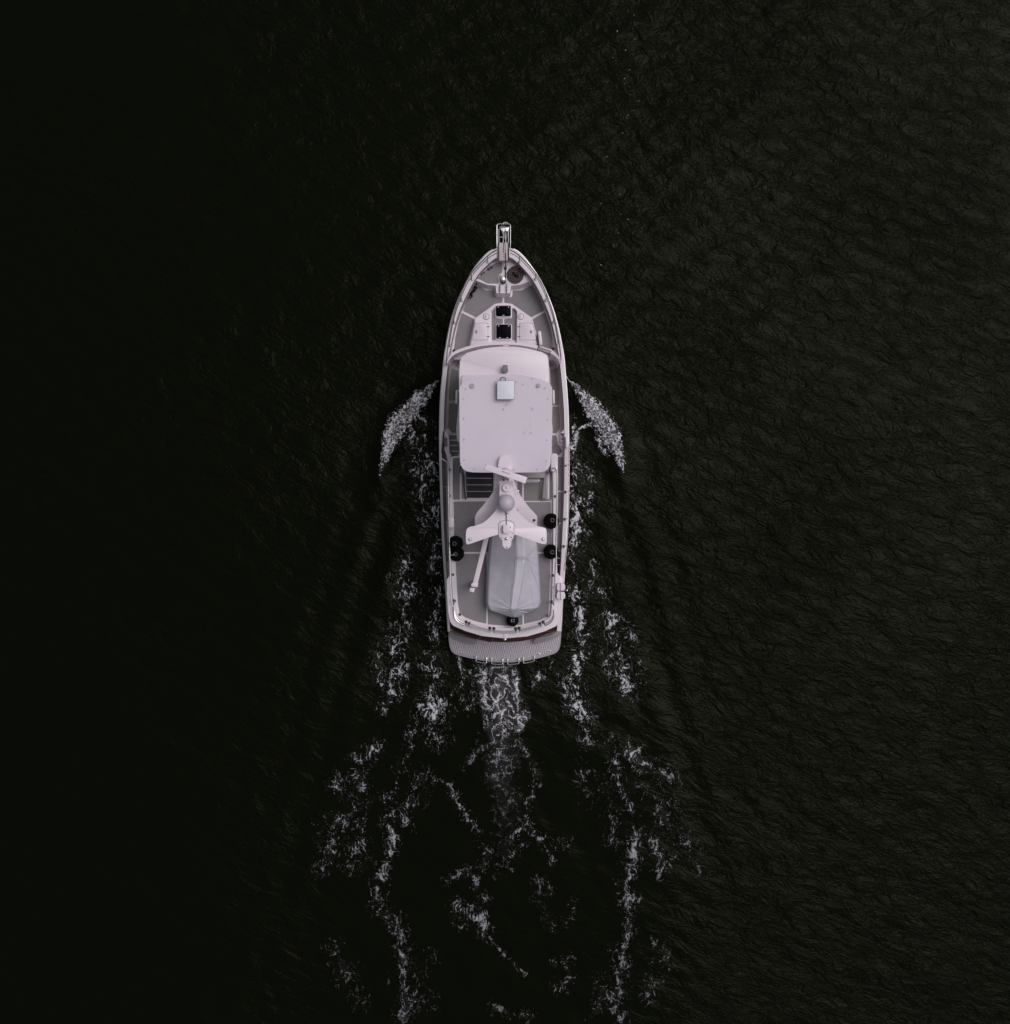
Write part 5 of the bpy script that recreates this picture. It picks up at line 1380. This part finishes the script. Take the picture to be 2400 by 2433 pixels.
for i in range(NS):
    py = (l_[i, 1] + r_[i, 1]) / 2
    rx = float(np.interp(py, ridge_px[:, 1], ridge_px[:, 0]))
    rz = float(np.interp(py, ridge_px[:, 1], ridge_z))
    pyl, pyr = l_[i, 1], r_[i, 1]
    endf = max(0.0, (py - m5(0, 1540)[1]) / (m5(0, 1722)[1] - m5(0, 1540)[1]))
    ze = 4.30 - 0.16 * endf
    flat = 0.045 * (1 - endf) + 0.02   # half width of the flat top of the ridge (fraction)
    for j in range(NT):
        t_ = -1 + 2 * j / (NT - 1)
        if t_ < 0:
            px_ = l_[i, 0] + (rx - l_[i, 0]) * (1 + t_); pyy = pyl + (py - pyl) * (1 + t_)
        else:
            px_ = rx + (r_[i, 0] - rx) * t_; pyy = py + (pyr - py) * t_
        at_ = abs(t_)
        g = max(0.0, (at_ - (0.16 if t_ > 0 else 0.10)) / (1 - 0.13))
        z_ = rz + (ze + 0.06 - rz) * (g ** 0.92)
        if at_ > 0.90: z_ -= 0.22 * ((at_ - 0.90) / 0.10) ** 2
        if endf > 0.0: z_ -= 0.10 * endf * at_
        w_ = W((px_, pyy), z_)
        # tension folds fanning out of the console corner and the after tip
        dx, dy = w_.x - apex.x, w_.y - apex.y
        rd = math.hypot(dx, dy)
        if t_ > 0.1:
            an_ = math.atan2(dy, dx)
            z_ += 0.045 * math.exp(-rd / 0.9) * min(1, rd / 0.12) * (abs(math.sin(an_ * 4.3 + 0.6)) ** 0.5 - 0.7)
            an2 = an_
            for a0, amp in ((R(48), .04), (R(-14), .03), (R(-58), .05), (R(-83), .04), (R(60), .025), (R(20), .02), (R(-35), .02)):
                dd = abs(an2 - a0) * rd
                z_ -= amp * math.exp(-(dd / 0.022) ** 2) * min(1, rd / 0.1) * math.exp(-rd / 2.2)
        dx, dy = w_.x - tip.x, w_.y - tip.y
        rd = math.hypot(dx, dy)
        if rd < 1.3:
            an_ = math.atan2(dx, dy)
            z_ += 0.042 * math.exp(-rd / 0.6) * min(1, rd / 0.10) * math.sin(an_ * 17 + 0.5) * abs(math.sin(an_)) ** 5
        # slack ripples along the skirt and soft sag
        z_ += 0.008 * math.sin(w_.x * 9 + w_.y * 3.1) * math.sin(w_.y * 5.3 - w_.x * 2) + 0.0012 * math.sin(w_.x * 17 - w_.y * 6)
        w_ = W((px_, pyy), z_)
        vs_.append(w_)
def fid(i, j): return i * NT + j
for i in range(NS - 1):
    for j in range(NT - 1):
        fs_.append((fid(i, j), fid(i + 1, j), fid(i + 1, j + 1), fid(i, j + 1)))
# skirt down to the chocks
loop = [fid(i, 0) for i in range(NS)] + [fid(NS - 1, j) for j in range(1, NT)] + [fid(i, NT - 1) for i in range(NS - 2, -1, -1)] + [fid(0, j) for j in range(NT - 2, 0, -1)]
b0 = len(vs_)
ctr = W(m5(740, 700), 4)
for k in loop:
    p = vs_[k]
    vs_.append(Vector((ctr.x + (p.x - ctr.x) * 0.985, ctr.y + (p.y - ctr.y) * 0.99, ZD + 0.16)))
n = len(loop)
for k in range(n):
    k2 = (k + 1) % n
    fs_.append((loop[k], b0 + k, b0 + k2, loop[k2]))
cover = link_mesh('cover', vs_, fs_, FABRIC, dg_, True, R(60))
def on_cover(px_list):
    """drape a patch outline just above the cover"""
    V_ = np.array([tuple(q) for q in vs_[:NS * NT]])
    res = []
    for p in px_list:
        best = W(p, 4.7)
        for _ in range(3):
            k = np.argmin((V_[:, 0] - best.x) ** 2 + (V_[:, 1] - best.y) ** 2)
            best = W(p, V_[k, 2])
        res.append(best + Vector((0, 0, 0.012)))
    return res
for quad in ([(778, 450), (985, 450), (820, 1530), (688, 1530)], [(775, -250), (975, -250), (1005, 390), (790, 390)]):
    (a0, a1, a2, a3) = [np.array(q, float) for q in quad]
    n_ = 26
    A_ = [[tuple((a0 * (1 - s / n_) + a1 * s / n_) * (1 - t / n_) + (a3 * (1 - s / n_) + a2 * s / n_) * t / n_) for s in range(n_ + 1)] for t in range(n_ + 1)]
    vv_ = on_cover([m5(*p) for row in A_ for p in row])
    link_mesh('patch', vv_, [(t * (n_ + 1) + s, (t + 1) * (n_ + 1) + s, (t + 1) * (n_ + 1) + s + 1, t * (n_ + 1) + s + 1) for t in range(n_) for s in range(n_)], FABRIC2, cover, True)
for pts in ([(790, 410), (900, 405), (1010, 405)], [(965, 540), (945, 760), (915, 1040), (880, 1260), (820, 1470)], [(775, 440), (770, 700), (760, 950), (700, 1070), (690, 1300), (685, 1540)], [(680, 1556), (750, 1560), (820, 1545)], [(1030, 430), (1130, 660), (1230, 900), (1310, 1150)], [(1030, 420), (1140, 290), (1230, 170)], [(1040, 440), (1150, 520), (1280, 620)], [(760, -100), (765, 100), (790, 330)], [(975, -100), (970, 150), (1010, 380)]):
    tube('seam', on_cover(smooth_line([m5(*p) for p in pts], 10)), 0.008, FABRIC, cover, 5)
slab('hull', round_poly([m5(*p) for p in ((330, -420), (1090, -420), (1230, 300), (1250, 1300), (760, 1600), (230, 1300), (250, 300))], 3), ZD + 0.2, 0.14, GREYP, dg_, 0.03)
for v_ in (100, 1100):
    slab('chock', [m5(*p) for p in ((400, v_), (1080, v_), (1080, v_ + 60), (400, v_ + 60))], ZD + 0.08, 0.08, GEL, dg_)
